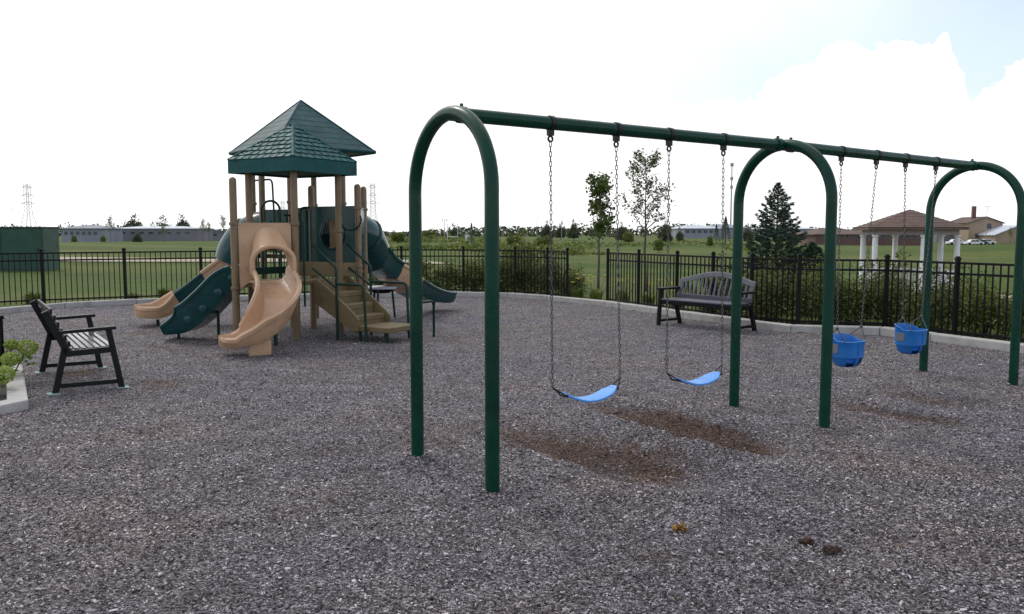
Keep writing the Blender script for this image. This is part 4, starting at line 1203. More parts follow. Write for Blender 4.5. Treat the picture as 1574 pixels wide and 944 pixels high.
def shrub_mesh(seed, rx, ry, h, n_cl, per, leaf, m, sr=0.09):
    rs = np.random.default_rng(seed)
    C, pts = clumps(rs, n_cl, per, rx, ry, h, sr)
    V, F = leaf_arrays(pts, leaf, rs)
    fol = tri_mesh('foliage', V, F, m)
    mb = MB()
    for c in C[:: max(1, n_cl // 14)]:
        mb.tube([(c[0] * 0.12, c[1] * 0.12, -0.05), (c[0] * 0.5, c[1] * 0.5, c[2] * 0.55), tuple(c)], [0.010, 0.007, 0.003], 5)
    st_ = bpy.data.meshes.new('stem'); st_.from_pydata(mb.v, [], mb.f); st_.materials.append(M['stem'])
    return fol, st_
SHR = [shrub_mesh(21, 0.60, 0.55, 1.0, 100, 30, 0.068, 'shrub'), shrub_mesh(22, 0.66, 0.50, 1.0, 110, 28, 0.062, 'shrub_dark'), shrub_mesh(23, 0.50, 0.55, 1.0, 90, 30, 0.076, 'shrub'),
       shrub_mesh(24, 0.62, 0.60, 1.0, 105, 30, 0.066, 'shrub_dark')]
def put_shrub(k, x, y, h, w, label, group, name='leafy_shrub', rz=None):
    z = tz(x, y) - 0.02
    t = thing(name, label, 'shrub', (x, y, z), group)
    rz = rng.uniform(0, 6.28) if rz is None else rz
    for nm, me in zip(('foliage', 'stem'), SHR[k]):
        link(nm, me, t, (0, 0, 0), rz, (w, w, h))
    return t
ordn = ['first', 'second', 'third', 'fourth', 'fifth', 'sixth', 'seventh', 'eighth', 'ninth', 'tenth', 'eleventh', 'twelfth', 'thirteenth', 'fourteenth']
# behind the back fence, from behind the right tube slide to the gap
LS = [(-3.3, 22.2, 0.85, 0.95, 0), (-2.5, 22.35, 0.95, 1.0, 2), (-1.75, 22.25, 0.90, 0.9, 1), (-1.0, 22.3, 0.98, 1.0, 0), (-0.25, 22.0, 1.02, 1.0, 3), (0.35, 21.55, 1.10, 1.05, 1), (0.95, 21.0, 1.05, 1.0, 3), (1.45, 20.4, 0.80, 0.8, 1)]
for i, (x, y, h, w, k) in enumerate(LS):
    put_shrub(k, x, y, h, w, f'green shrub behind the back fence, {ordn[len(LS)-1-i]} to the left of the fence gap', 'shrubs along the back fence')
# a paler bush farther back that tops the fence
put_shrub(2, 0.25, 24.2, 1.45, 1.25, 'light green rounded bush rising above the back fence left of the gap', 'shrubs along the back fence')
# behind the right fence
RS_ = [(4.05, 15.75, 0.95, 0.9, 3), (4.62, 15.0, 1.00, 0.95, 1), (5.25, 14.55, 0.95, 0.95, 3), (5.85, 14.55, 0.88, 0.9, 0), (6.45, 14.25, 0.98, 0.9, 1), (6.75, 13.45, 0.92, 0.95, 3), (7.25, 12.85, 0.86, 0.9, 0), (7.55, 12.05, 0.90, 0.9, 1), (7.95, 11.35, 0.84, 0.9, 3), (8.35, 10.5, 0.84, 0.9, 1)]
for i, (x, y, h, w, k) in enumerate(RS_):
    put_shrub(k, x, y, h, w, f'dark green shrub behind the right fence, {ordn[i]} from the grey bench', 'shrubs along the right fence')
# a second row behind, filling towards the gazebo
RS2 = [(4.9, 16.6, 0.95, 1.0, 0), (5.9, 16.2, 0.98, 1.05, 2), (6.9, 15.6, 1.0, 1.1, 3), (7.9, 14.6, 0.92, 1.0, 0), (8.7, 13.2, 0.85, 1.0, 2)]
for i, (x, y, h, w, k) in enumerate(RS2):
    put_shrub(k, x, y, h, w, f'yellowish green shrub in the row behind the right hedge, {ordn[i]} from the gap', 'shrubs along the right fence')
# low weeds at the foot of the left fence
def tuft_mesh(seed, n, h, spread, m, w=0.012):
    rs = np.random.default_rng(seed)
    a = rs.uniform(0, 2 * np.pi, n); r = spread * np.sqrt(rs.uniform(0, 1, n)); hh = h * rs.uniform(0.5, 1.1, n); lean = rs.uniform(0.1, 0.7, n) * hh
    b0 = np.stack([r * 0.35 * np.cos(a), r * 0.35 * np.sin(a), np.zeros(n)], 1); d = np.stack([np.cos(a), np.sin(a), np.zeros(n)], 1); s = np.stack([-np.sin(a), np.cos(a), np.zeros(n)], 1)
    ww = (w * rs.uniform(0.7, 1.3, n))[:, None]
    V = np.empty((n, 5, 3)); V[:, 0] = b0 - s * ww; V[:, 1] = b0 + s * ww
    mid_ = b0 + d * (lean * 0.4)[:, None] + np.array([0, 0, 1]) * (hh * 0.75)[:, None]
    V[:, 2] = mid_ - s * ww * 0.8; V[:, 3] = mid_ + s * ww * 0.8
    V[:, 4] = b0 + d * lean[:, None] * 1.1 + np.array([0, 0, 1]) * (hh * rs.uniform(0.75, 1.0, n))[:, None]
    b = (np.arange(n) * 5)[:, None, None]
    F = (np.array([[0, 1, 3], [0, 3, 2], [2, 3, 4]])[None] + b).reshape(-1, 3)
    return tri_mesh('foliage', V.reshape(-1, 3), F, m)
TUF = [tuft_mesh(31, 120, 0.32, 0.35, 'lily_leaf'), tuft_mesh(32, 140, 0.40, 0.4, 'shrub'), tuft_mesh(33, 110, 0.26, 0.45, 'shrub_dark')]
for i, (x, y, k) in enumerate([(-10.6, 18.6, 1), (-8.9, 19.75, 2), (-8.3, 20.1, 1), (-6.9, 20.4, 2), (-6.2, 20.75, 1)]):
    t = thing('weed_tuft', f'low dark green weed clump at the foot of the back fence, {ordn[i]} from the left', 'weeds', (x, y, tz(x, y) - 0.01), 'weeds under the back fence')
    link('foliage', TUF[k], t, (0, 0, 0), i * 1.3, (1.1, 0.8, 0.75))
# day lilies either side of the gap, with yellow flowers
def lily(x, y, label, nfl, sc=1.0, seed=0):
    t = thing('day_lily', label, 'flower', (x, y, tz(x, y) - 0.01), 'yellow day lilies by the fence gap')
    link('foliage', TUF[0], t, (0, 0, 0), seed * 1.1, (sc, sc, sc))
    rs = random.Random(seed)
    for k in range(nfl):
        a = rs.uniform(0, 6.28); r_ = rs.uniform(0.05, 0.28) * sc; h_ = rs.uniform(0.38, 0.60) * sc
        top = Vector((x + r_ * math.cos(a), y + r_ * math.sin(a), tz(x, y) + h_))
        fl = MB().tube([(x + r_ * 0.3 * math.cos(a), y + r_ * 0.3 * math.sin(a), tz(x, y)), tuple(top)], 0.004, 5).build('flower_stalk', 'stem', t)
        mb = MB()
        for q in range(6):
            b_ = q * math.pi / 3; u = Vector((math.cos(b_), math.sin(b_), 0)); v = Vector((-u.y, u.x, 0))
            mb.add([top, top + u * 0.03 + v * 0.014 + Zv * 0.03, top + u * 0.065 + Zv * 0.03, top + u * 0.03 - v * 0.014 + Zv * 0.03], [(0, 1, 2), (0, 2, 3)])
        mb.build('flower', 'yellow', fl, recalc=False)
lily(1.55, 19.85, 'yellow day lily inside the fence gap, left of the tree trunk', 6, 1.0, 1)
lily(1.95, 19.55, 'yellow day lily in the middle of the fence gap', 5, 1.05, 2)
lily(2.45, 18.6, 'yellow day lily just right of the gap post', 6, 1.05, 3)
lily(2.95, 18.1, 'yellow day lily behind the right fence, left of its second post', 5, 1.0, 4)
lily(3.35, 17.0, 'yellow day lily behind the fence just left of the grey bench', 5, 1.0, 5)
lily(3.75, 16.2, 'yellow day lily behind the grey bench', 4, 0.9, 6)
# hydrangeas in the planter
def hydrangea(x, y, blooms, label, seed):
    t = thing('hydrangea', label, 'flower', (x, y, 0.03), 'lime hydrangeas in the planter')
    rs = np.random.default_rng(seed)
    pts = np.array([[b[0] - x, b[1] - y, b[2] * 0.72] for b in blooms])
    C = np.repeat(pts * np.array([0.75, 0.75, 0.8]), 12, axis=0) + rs.normal(0, 0.06, (len(pts) * 12, 3)) * np.array([1, 1, 0.7]); C[:, 2] = np.clip(C[:, 2], 0.05, None)
    V, F = leaf_arrays(C, 0.085, rs, 0.5, 0.7)
    link('foliage', tri_mesh('foliage', V, F, 'hydr_leaf'), t)
    for bx, by_, bz, r_ in blooms:
        sm_ = MB().tube([(x, y, 0.0), (x + (bx - x) * 0.6, y + (by_ - y) * 0.6, bz * 0.6), (bx, by_, bz)], 0.007, 6).build('flower_stalk', 'stem', t)
        n = 420
        u = rs.normal(0, 1, (n, 3)); u /= np.linalg.norm(u, axis=1)[:, None]
        c = u * (r_ * rs.uniform(0.86, 1.03, n))[:, None] * np.array([1.1, 1.1, 0.88])
        V, F = leaf_arrays(c, 0.030, rs, 0.0, 0.85)
        # petals lie flat on the head
        o = link('flower_head', tri_mesh('flower_head', V, F, 'hydr_bloom'), t, (bx - x, by_ - y, bz - 0.03))
hydrangea(-5.42, 9.0, [(-5.22, 9.02, 0.36, 0.092), (-5.36, 8.96, 0.40, 0.060), (-5.22, 8.70, 0.285, 0.080)], 'lime green hydrangea leaning over the planter kerb behind the nearer bloom', 5)
hydrangea(-5.05, 7.95, [(-4.90, 8.02, 0.235, 0.10), (-5.12, 8.15, 0.28, 0.08)], 'low lime hydrangea bloom nearest the front corner of the planter', 6)

# ------------------------------------------------------------------ trees
def branch_tree(seed, h, trunk_h, r0, spread, n1, n2, n3, up=0.9, leaf=0.06, per=10, lm='tree_leaf', bark='bark', sr=0.10, shape=None):
    rs = random.Random(seed); mb = MB(); tips = []
    def limb(p, d_, L_, r_, lev):
        path = [p]; q = Vector(p); dd_ = Vector(d_).normalized(); seg = 4
        for i in range(seg):
            dd_ = (dd_ + Vector((rs.uniform(-1, 1), rs.uniform(-1, 1), rs.uniform(-0.3, 0.9) * up)) * 0.16).normalized()
            q = q + dd_ * L_ / seg; path.append(q.copy())
        mb.tube(path, [r_ * (1 - 0.8 * i / seg) for i in range(seg + 1)], 6 if lev > 1 else 8)
        return path
    main = [Vector((0, 0, -0.1))]
    q = Vector((0, 0, 0)); segs = 9
    for i in range(segs):
        q = q + Vector((rs.uniform(-1, 1) * 0.02 * h / 4, rs.uniform(-1, 1) * 0.02 * h / 4, h * 0.94 / segs)); main.append(q.copy())
    mb.tube(main, [r0 * (1.15 if i == 0 else 1 - 0.9 * i / segs) for i in range(segs + 1)], 10)
    for k in range(n1):
        t = trunk_h / h + (0.96 - trunk_h / h) * (k + rs.random() * 0.6) / n1
        i = min(segs - 1, int(t / 0.94 * segs)); p = main[i + 1].lerp(main[min(i + 2, segs)], rs.random() * 0.6)
        a = k * 2.4 + rs.uniform(-0.4, 0.4)
        wl = spread * (shape(t) if shape else (1.15 - 0.9 * t)) * rs.uniform(0.75, 1.15)
        path = limb(p, (math.cos(a), math.sin(a), up * rs.uniform(0.6, 1.2)), wl * 1.25, r0 * 0.38 * (1.1 - t * 0.7), 1)
        tips += [(path[2], 0.5), (path[3], 0.8), (path[4], 1)]
        for j in range(n2):
            pp_ = path[rs.randint(1, 4)]
            a2 = a + rs.uniform(-1.3, 1.3)
            p2 = limb(pp_, (math.cos(a2), math.sin(a2), up * rs.uniform(0.3, 1.2)), wl * rs.uniform(0.35, 0.6), r0 * 0.14, 2)
            tips += [(p2[2], 0.8), (p2[4], 1)]
            for l_ in range(n3):
                a3 = a2 + rs.uniform(-1.2, 1.2)
                p3 = limb(p2[rs.randint(1, 4)], (math.cos(a3), math.sin(a3), up * rs.uniform(0.1, 1.2)), wl * rs.uniform(0.15, 0.3), r0 * 0.07, 3)
                tips += [(p3[4], 1)]
    tips.append((main[-1], 1))
    nrs = np.random.default_rng(seed)
    C = np.array([tuple(t_[0]) for t_ in tips]); keep = nrs.random(len(C)) < np.array([t_[1] for t_ in tips])
    C = C[keep]
    pts = np.repeat(C, per, axis=0) + nrs.normal(0, sr, (len(C) * per, 3))
    V, F = leaf_arrays(pts, leaf, nrs, 0.25, 0.6)
    return mb, V, F
def put_tree(name, label, cat, x, y, mbVF, lm, bark, group=None, zoff=0.0):
    z = tz(x, y) + zoff
    t = thing(name, label, cat, (x, y, z), group)
    mb, V, F = mbVF
    me = bpy.data.meshes.new('trunk'); me.from_pydata(mb.v, [], mb.f); me.materials.append(M[bark]); me.polygons.foreach_set('use_smooth', [True] * len(me.polygons))
    link('trunk', me, t); link('crown', tri_mesh('crown', V, F, lm), t)
    return t
z1 = tz(2.56, 25.0)
put_tree('young_tree', 'slim young tree with dense dark green leaves behind the fence gap', 'tree', 2.56, 25.0,
         branch_tree(5, 3.10 - z1, 0.95 - z1, 0.045, 0.60, 19, 3, 2, up=1.0, leaf=0.115, per=7, sr=0.085, shape=lambda t: (1.15 - 0.80 * t) * (0.8 + 0.35 * math.sin(t * 23))), 'tree_leaf', 'bark')
z2 = tz(4.75, 30.0)
put_tree('sparse_tree', 'tall sparse young tree with thin leaves and bare twigs above the grey bench', 'tree', 4.75, 30.0,
         branch_tree(9, 4.15 - z2, 1.05 - z2, 0.06, 0.92, 22, 4, 3, up=1.1, leaf=0.10, per=4, sr=0.08, shape=lambda t: 1.3 - 0.95 * t), 'thin_leaf', 'bark')
# spruce
def spruce(h, rad, seed):
    rs = random.Random(seed); nrs = np.random.default_rng(seed); mb = MB()
    mb.tube([(0, 0, -0.1), (0, 0, h * 0.5), (0.01, 0, h * 0.985)], [0.06, 0.035, 0.006], 8)
    Cs, Ax = [], []
    lv = 30
    for i in range(lv):
        t = i / (lv - 1); z = h * (0.05 + 0.93 * t)
        L_ = rad * (1 - t) ** 0.78 + 0.05
        nb = int(12 - 6 * t)
        for k in range(nb):
            a = i * 1.1 + k * 2 * math.pi / nb + rs.uniform(-0.3, 0.3); l_ = L_ * rs.uniform(0.66, 1.18)
            if rs.random() < 0.05: l_ *= 1.25
            d_ = Vector((math.cos(a), math.sin(a), 0)); droop = -0.22 + 0.55 * t
            p0 = Vector((0, 0, z)); pts = []
            for j in range(5):
                s_ = j / 4
                pts.append(p0 + d_ * l_ * s_ + Zv * (l_ * (droop * s_ + 0.28 * s_ * s_)))
            mb.tube(pts, [0.012, 0.01, 0.008, 0.006, 0.003], 5)
            nn_ = max(8, int(l_ * 80))
            for q in range(nn_):
                s_ = 0.15 + 0.87 * math.sqrt(rs.random()); p = p0 + d_ * l_ * s_ + Zv * (l_ * (droop * s_ + 0.28 * s_ * s_))
                w_ = 0.24 * l_ * (1.1 - s_) + 0.045
                sd_ = Vector((-d_.y, d_.x, 0)) * rs.uniform(-1, 1) * w_
                Cs.append(tuple(p + sd_ + Vector((0, 0, rs.uniform(-0.06, 0.04))))); ax_ = d_ + sd_.normalized() * rs.uniform(0.2, 0.9) + Vector((0, 0, 0.15)); Ax.append(tuple(ax_.normalized()))
    V, F = leaf_arrays(np.array(Cs), 0.125, nrs, 0.4, 0.36, axis=np.array(Ax))
    return mb, V, F
z3 = tz(8.75, 28.0)
put_tree('spruce_tree', 'dark blue-green young spruce behind the right fence', 'tree', 8.75, 28.0, spruce(3.24 - z3, 1.30, 3), 'spruce_leaf', 'bark')
# lower companion spruce leaning out to its right
z4 = tz(10.0, 27.2)
put_tree('spruce_tree', 'short dark spruce bush at the right foot of the tall spruce', 'tree', 9.75, 27.4, spruce(1.25 - z4, 0.75, 8), 'spruce_leaf', 'bark')

# ------------------------------------------------------------------ scraps lying on the mulch
def scrap(name, x, y, n, spread, leaf, m, label, cat, seed, h=0.04):
    rs = np.random.default_rng(seed)
    C = np.column_stack([rs.normal(0, spread, n), rs.normal(0, spread * 0.6, n), np.abs(rs.normal(0, h, n)) + 0.012])
    V, F = leaf_arrays(C, leaf, rs, 0.5, 0.6)
    z = float(mulch_z(np.array([x]), np.array([y]))[0])
    return tag(link(name, tri_mesh(name, V, F, m), None, (x, y, z)), label, cat)
scrap('leaf_clump', 0.892, 4.40, 40, 0.020, 0.034, 'dry_leaf', 'small clump of orange yellow fallen leaves lying on the mulch', 'leaves', 41, 0.02)
M['dark_scrap'] = leaf_mat('dark_scrap', [(0.05, (0.012, 0.008, 0.006)), (0.5, (0.035, 0.022, 0.016)), (1.0, (0.08, 0.045, 0.03))])
def clod(x, y, rx, ry, rz_, label, seed):
    bm = bmesh.new(); bmesh.ops.create_icosphere(bm, subdivisions=4, radius=1.0)
    for v in bm.verts:
        k = 1 + 0.55 * mnoise.noise(v.co * 1.6 + Vector((seed, 0, 0))) + 0.35 * mnoise.noise(v.co * 4.5 + Vector((0, seed, 0))) + 0.22 * mnoise.noise(v.co * 11)
        v.co = Vector((v.co.x * rx * k, v.co.y * ry * k, max(-0.01, v.co.z * rz_ * k)))
    me = bpy.data.meshes.new('mulch_clod'); bm.to_mesh(me); bm.free(); me.materials.append(M['soil_clod'])
    tag(link('mulch_clod', me, None, (x, y, float(mulch_z(np.array([x]), np.array([y]))[0]) + 0.006)), label, 'clod')
M['soil_clod'] = mat('soil_clod', (0.055, 0.030, 0.021), 0.95, 0.45, 60.0, bstr=0.9, bscale=140)
clod(1.525, 4.24, 0.042, 0.030, 0.026, 'dark brown clod of mulch in the foreground, the left of two', 3.0)
clod(1.605, 4.11, 0.050, 0.030, 0.030, 'dark brown clod of mulch in the foreground, the right of two', 9.0)
# ------------------------------------------------------------------ gazebo
GXc, GYc = 16.88, 36.0; GZ0 = tz(GXc, GYc) + 0.0
gz = thing('gazebo', 'open gazebo with brown shingled hip roof and white columns beyond the right fence', 'gazebo', (GXc, GYc, GZ0))
GE, GA = 1.80, 2.56
gc = Vector((GXc, GYc, 0))
HR = 2.28; CR = 1.86
def gpt(r, deg, z): return gc + Vector((r * math.cos(R(deg)), r * math.sin(R(deg)), z))
ANG = [22, 82, 142, 202, 262, 322]
ev = [gpt(HR, a_, GE) for a_ in ANG]
apx = gpt(0, 0, GA)
mb = MB()
for i in range(6): mb.quad(ev[i], ev[(i + 1) % 6], apx)
mb.quad(*[v - Zv * 0.005 for v in ev])
groof = mb.build('roof', 'gaz_roof', gz)
for i in range(6):                                       # shingle courses
    a, c = ev[i], ev[(i + 1) % 6]; nn = (c - a).cross(apx - a).normalized()
    if nn.z < 0: nn = -nn
    for r_ in range(12):
        t0, t1 = r_ / 12, min(0.999, (r_ + 1.05) / 12)
        p0, p1, p2, p3 = a.lerp(apx, t0), c.lerp(apx, t0), c.lerp(apx, t1), a.lerp(apx, t1); th = 0.02
        MB().add([p0 + nn * .002, p1 + nn * .002, p2 + nn * .002, p3 + nn * .002, p0 + nn * th, p1 + nn * th, p2 + nn * .004, p3 + nn * .004], [(4, 5, 6, 7), (0, 1, 5, 4), (1, 2, 6, 5), (3, 0, 4, 7)]).build('shingle_course', 'gaz_roof', groof)
    MB().bar(gpt(HR * .985, ANG[i], GE - 0.055), gpt(HR * .985, ANG[(i + 1) % 6], GE - 0.055), 0.04, 0.10).build('fascia', 'gaz_roof', gz)
    MB().bar(gpt(CR, ANG[i], GE - 0.20), gpt(CR, ANG[(i + 1) % 6], GE - 0.20), 0.12, 0.22).build('beam', 'gaz_soffit', gz)
    MB().lathe([(0.13, GZ0), (0.13, GZ0 + 0.1), (0.115, GZ0 + 0.14), (0.108, GE - 0.5), (0.10, GE - 0.42), (0.14, GE - 0.38), (0.14, GE - 0.31)], gpt(CR, ANG[i], 0), 14).build('column', 'white_paint', gz, smooth=True)
def railing(a, c):
    A_, B_ = gpt(CR, a, 0), gpt(CR, c, 0); d_ = (B_ - A_).normalized(); A_ = A_ + d_ * 0.13; B_ = B_ - d_ * 0.13
    for z in (0.14, 0.86):
        MB().bar(A_ + Zv * (GZ0 + z), B_ + Zv * (GZ0 + z), 0.06, 0.07).build('hand_rail' if z > 0.5 else 'bottom_rail', 'white_paint', gz)
    n_ = 13
    for k in range(1, n_):
        p = A_.lerp(B_, k / n_)
        MB().box((p.x, p.y, GZ0 + 0.5), (0.045, 0.045, 0.65)).build('baluster', 'white_paint', gz)
railing(262, 322); railing(322, 22); railing(22, 82); railing(82, 142)
MB().prism([tuple(gpt(HR * 1.02, a_, 0).xy) for a_ in ANG], GZ0 - 0.4, GZ0 + 0.03).build('floor_slab', 'concrete', gz)

# ------------------------------------------------------------------ green cabinets at far left
def cabinet(name, c, w, d_, h, m, label, roof_m, rz=0.0, doors=2):
    x, y = c; z = tz(x, y)
    t = thing(name, label, 'cabinet', (x, y, z))
    rot = Matrix.Rotation(rz, 3, 'Z'); cc = Vector((x, y, z))
    def L_(a, b_, e_): return cc + rot @ Vector((a, b_, e_))
    MB().box(L_(0, 0, h / 2 - 0.05), (w, d_, h + 0.1), rot).build('body', m, t, bevel=0.02)
    MB().box(L_(0, 0, h + 0.025), (w + 0.08, d_ + 0.08, 0.07), rot).build('lid', roof_m, t, bevel=0.015)
    dw = w / doors
    for k in range(doors):
        xx = -w / 2 + dw * (k + 0.5)
        dr = MB().box(L_(xx, -d_ / 2 - 0.012, h * 0.5), (dw - 0.05, 0.024, h - 0.14), rot).build('door', m, t, bevel=0.006)
        MB().box(L_(xx + dw * 0.38, -d_ / 2 - 0.035, h * 0.5), (0.03, 0.03, 0.16), rot).build('handle', 'black', dr)
    return t
cabinet('utility_cabinet', (-24.15, 40.72), 3.95, 1.45, 1.80 - tz(-24.15, 40.72), 'cab_green', 'big dark green utility cabinet beyond the fence at the far left', 'cab_dark', 0.0)

# paths far out in the lawn
def path_strip(pts, w, label):
    n = 40; P = smooth_path([Vector((x, y, 0)) for x, y in pts], 12)
    V = []; Fq = []
    for i, p in enumerate(P):
        t = (P[min(i + 1, len(P) - 1)] - P[max(i - 1, 0)]).normalized(); s_ = Vector((-t.y, t.x, 0))
        for k in range(5):
            q = p + s_ * w * (k / 4 - 0.5); V.append((q.x, q.y, tz(q.x, q.y) + 0.05))
        if i:
            a = (i - 1) * 5
            Fq += [(a + k, a + k + 1, a + k + 6, a + k + 5) for k in range(4)]
    tag(MB().add(V, Fq).build('path', 'path', smooth=True), label, None, kind='structure')
path_strip([(-60, 55), (-38, 52), (-26, 50), (-16, 51), (-9, 53), (-5, 57)], 4.2, 'pale gravel path crossing the lawn')
path_strip([(10, 27.5), (12.5, 31), (15.0, 33.0), (19, 32.0), (26, 30)], 1.6, 'pale path leading to the gazebo')

# ------------------------------------------------------------------ far buildings
def rect_building(name, label, x0, x1, y, depth, z0, z1, wall, roof, ridge=0.0, over=0.4, wins=None, cat='building', gable_front=False):
    t = thing(name, label, cat, ((x0 + x1) / 2, y, z0))
    MB().box(((x0 + x1) / 2, y + depth / 2, (z0 - 1 + z1) / 2), (x1 - x0, depth, z1 - z0 + 1)).build('wall', wall, t)
    xm = (x0 + x1) / 2
    if gable_front:
        a = [(x0 - over, z1 - over * 0.3), (xm, z1 + ridge), (x1 + over, z1 - over * 0.3)]
        v = [(x, yy, z + dz) for dz in (0, 0.18) for yy in (y - over, y + depth + over) for x, z in a]
        MB().add(v, [(0, 1, 4, 3), (1, 2, 5, 4), (6, 9, 10, 7), (7, 10, 11, 8), (0, 6, 7, 1), (1, 7, 8, 2), (3, 4, 10, 9), (4, 5, 11, 10), (0, 3, 9, 6), (2, 8, 11, 5)]).build('roof', roof, t)
        MB().add([(x0, y, z1), (x1, y, z1), (xm, y, z1 + ridge), (x0, y + depth, z1), (x1, y + depth, z1), (xm, y + depth, z1 + ridge)], [(0, 1, 2), (3, 5, 4), (0, 2, 5, 3), (1, 4, 5, 2)]).build('gable', wall, t)
    elif ridge > 0:
        ym = y + depth / 2; hip = min(depth / 2, (x1 - x0) / 3)
        v = [(x0 - over, y - over, z1), (x1 + over, y - over, z1), (x1 + over, y + depth + over, z1), (x0 - over, y + depth + over, z1), (x0 + hip, ym, z1 + ridge), (x1 - hip, ym, z1 + ridge)]
        v += [(a, b_, c - 0.22) for a, b_, c in v[:4]]
        MB().add(v, [(0, 1, 5, 4), (1, 2, 5), (2, 3, 4, 5), (3, 0, 4), (6, 7, 1, 0), (7, 8, 2, 1), (8, 9, 3, 2), (9, 6, 0, 3), (9, 8, 7, 6)]).build('roof', roof, t)
    else:
        MB().box(((x0 + x1) / 2, y + depth / 2, z1 + 0.2), (x1 - x0 + 2 * over, depth + 2 * over, 0.4)).build('roof', roof, t)
    for wx, wz, ww, wh in (wins or []):
        fr = MB().box((wx, y - 0.03, wz), (ww, 0.08, wh)).build('window', 'far_roof' if wall != 'tan_wall' else 'brown_roof', t)
        MB().box((wx, y - 0.08, wz), (ww * 0.84, 0.03, wh * 0.84)).build('pane', 'far_glass', fr)
    return t
D = 250.0
def fx(px): return (px - 787) / 1297 * D
def fz(py): return 1.6 + (357 - py) / 1297 * D
# house row far left
rect_building('terrace_row', 'low grey-blue house row far off at the left, behind the cabinets', fx(97), fx(162), D, 12, tz(fx(130), D) - 0.5, fz(351), 'far_wall2', 'far_roof', 1.0, 0.5, [(fx(104 + 9 * k), fz(358.5), 1.1, 1.0) for k in range(6)])
# long dark wall / shed with a pale roof edge
D = 270.0
rect_building('long_shed', 'long low grey building with a pale roof edge far off left of the tower', fx(172), fx(305), D, 14, tz(fx(230), D) - 0.5, fz(351), 'far_wall', 'pale_roof', 0.7, 0.5, [(fx(192 + 14 * k), fz(358), 1.6, 0.8) for k in range(8)])
D = 300.0
rect_building('long_shed', 'far grey building continuing behind the playground tower', fx(308), fx(420), D, 14, tz(fx(360), D) - 0.5, fz(356), 'far_wall', 'far_roof', 0.0, 0.5, [(fx(316 + 16 * k), fz(361), 1.6, 0.8) for k in range(6)])
D = 420.0
rect_building('warehouse', 'pale blue-grey warehouse roof far off between the young trees and the middle arch', fx(1050), fx(1108), D, 40, -4.5, fz(351), 'far_wall2', 'pale_roof', 1.9, 0.6, [(fx(1056 + 9 * k), fz(356), 2.0, 1.5) for k in range(5)])
rect_building('warehouse', 'grey warehouse far off just right of the middle arch leg', fx(1112), fx(1170), D + 20, 40, -4.5, fz(350), 'far_wall2', 'far_roof', 2.0, 0.6)
rect_building('warehouse', 'long pale hall far off behind the spruce and the chains', fx(1225), fx(1330), D + 60, 50, -5.0, fz(351), 'far_wall2', 'pale_roof', 1.6, 0.6)
D = 190.0
rect_building('brick_hall', 'brown-roofed low brick building left of the gazebo', fx(1252), fx(1340), D, 16, tz(fx(1290), D) - 0.5, fz(360), 'red_wall', 'brown_roof', 1.4, 0.6, [(fx(1262 + 8.5 * k), fz(364), 0.8, 0.8) for k in range(9)])
rect_building('brick_hall', 'reddish low building seen between the gazebo columns', fx(1352), fx(1450), D + 10, 16, tz(fx(1400), D) - 0.5, fz(359), 'red_wall', 'brown_roof', 1.0, 0.6, [(fx(1360 + 10 * k), fz(364), 0.9, 0.9) for k in range(9)])
D = 230.0
th_ = rect_building('tan_house', 'tall tan gabled house with a dark upper window at the far right', fx(1486), fx(1538), D, 12, tz(fx(1510), D) - 0.5, fz(343), 'tan_wall', 'brown_roof', 1.6, 0.5, [(fx(1516.5), fz(347.5), 1.4, 1.3), (fx(1500), fz(362), 1.2, 1.1)], 'house', True)
MB().box((fx(1505), D + 4, fz(328)), (0.9, 0.9, 4.0)).build('chimney', 'red_wall', th_)
rect_building('tan_house', 'low wide tan gabled house in front of the taller one, far right', fx(1502), fx(1568), D - 8, 12, tz(fx(1530), D) - 0.5, fz(361), 'tan_wall', 'pale_roof', 2.4, 0.5, [(fx(1545), fz(364), 1.2, 1.0), (fx(1556), fz(364), 1.2, 1.0)], 'house', True)
rect_building('tan_house', 'tan house with a pale roof beyond the right arch leg', fx(1570), fx(1640), D - 4, 12, tz(fx(1600), D) - 0.5, fz(357), 'tan_wall', 'pale_roof', 2.0, 0.5, None, 'house')
rect_building('grey_house', 'grey low house between the gazebo roof and the tan houses', fx(1455), fx(1486), D + 6, 12, tz(fx(1470), D) - 0.5, fz(354), 'far_wall', 'far_roof', 1.1, 0.5, [(fx(1462), fz(360), 1.0, 1.0), (fx(1476), fz(360), 1.0, 1.0)], 'house')
# cars parked in front of the tan houses
def car(x, y, m, label, L_=4.4):
    z = tz(x, y); t = thing('parked_car', label, 'car', (x, y, z), 'cars parked by the far houses')
    prof_ = [(-0.5, 0.32), (-0.5, 0.72), (-0.46, 0.80), (-0.30, 0.86), (-0.20, 1.32), (-0.12, 1.42), (0.14, 1.42), (0.24, 1.30), (0.33, 0.92), (0.47, 0.82), (0.5, 0.62), (0.5, 0.32)]
    k = len(prof_); v = [(x + a * L_, y - 0.85, z + b_) for a, b_ in prof_] + [(x + a * L_, y + 0.85, z + b_) for a, b_ in prof_]
    MB().add(v, [tuple(range(k)), tuple(range(2 * k - 1, k - 1, -1))] + [(i, (i + 1) % k, k + (i + 1) % k, k + i) for i in range(k)]).build('body', m, t, bevel=0.05)
    for a0, a1 in ((-0.24, -0.02), (0.0, 0.21)):
        MB().box((x + (a0 + a1) / 2 * L_, y - 0.86, z + 1.12), ((a1 - a0) * L_, 0.03, 0.36)).build('window', 'far_glass', t)
    for a in (-0.31, 0.31):
        for sy_ in (-0.8, 0.8):
            MB().tube([(x + a * L_, y + sy_ - 0.1, z + 0.33), (x + a * L_, y + sy_ + 0.1, z + 0.33)], 0.33, 14).build('wheel', 'black', t, smooth=True)
D = 205.0
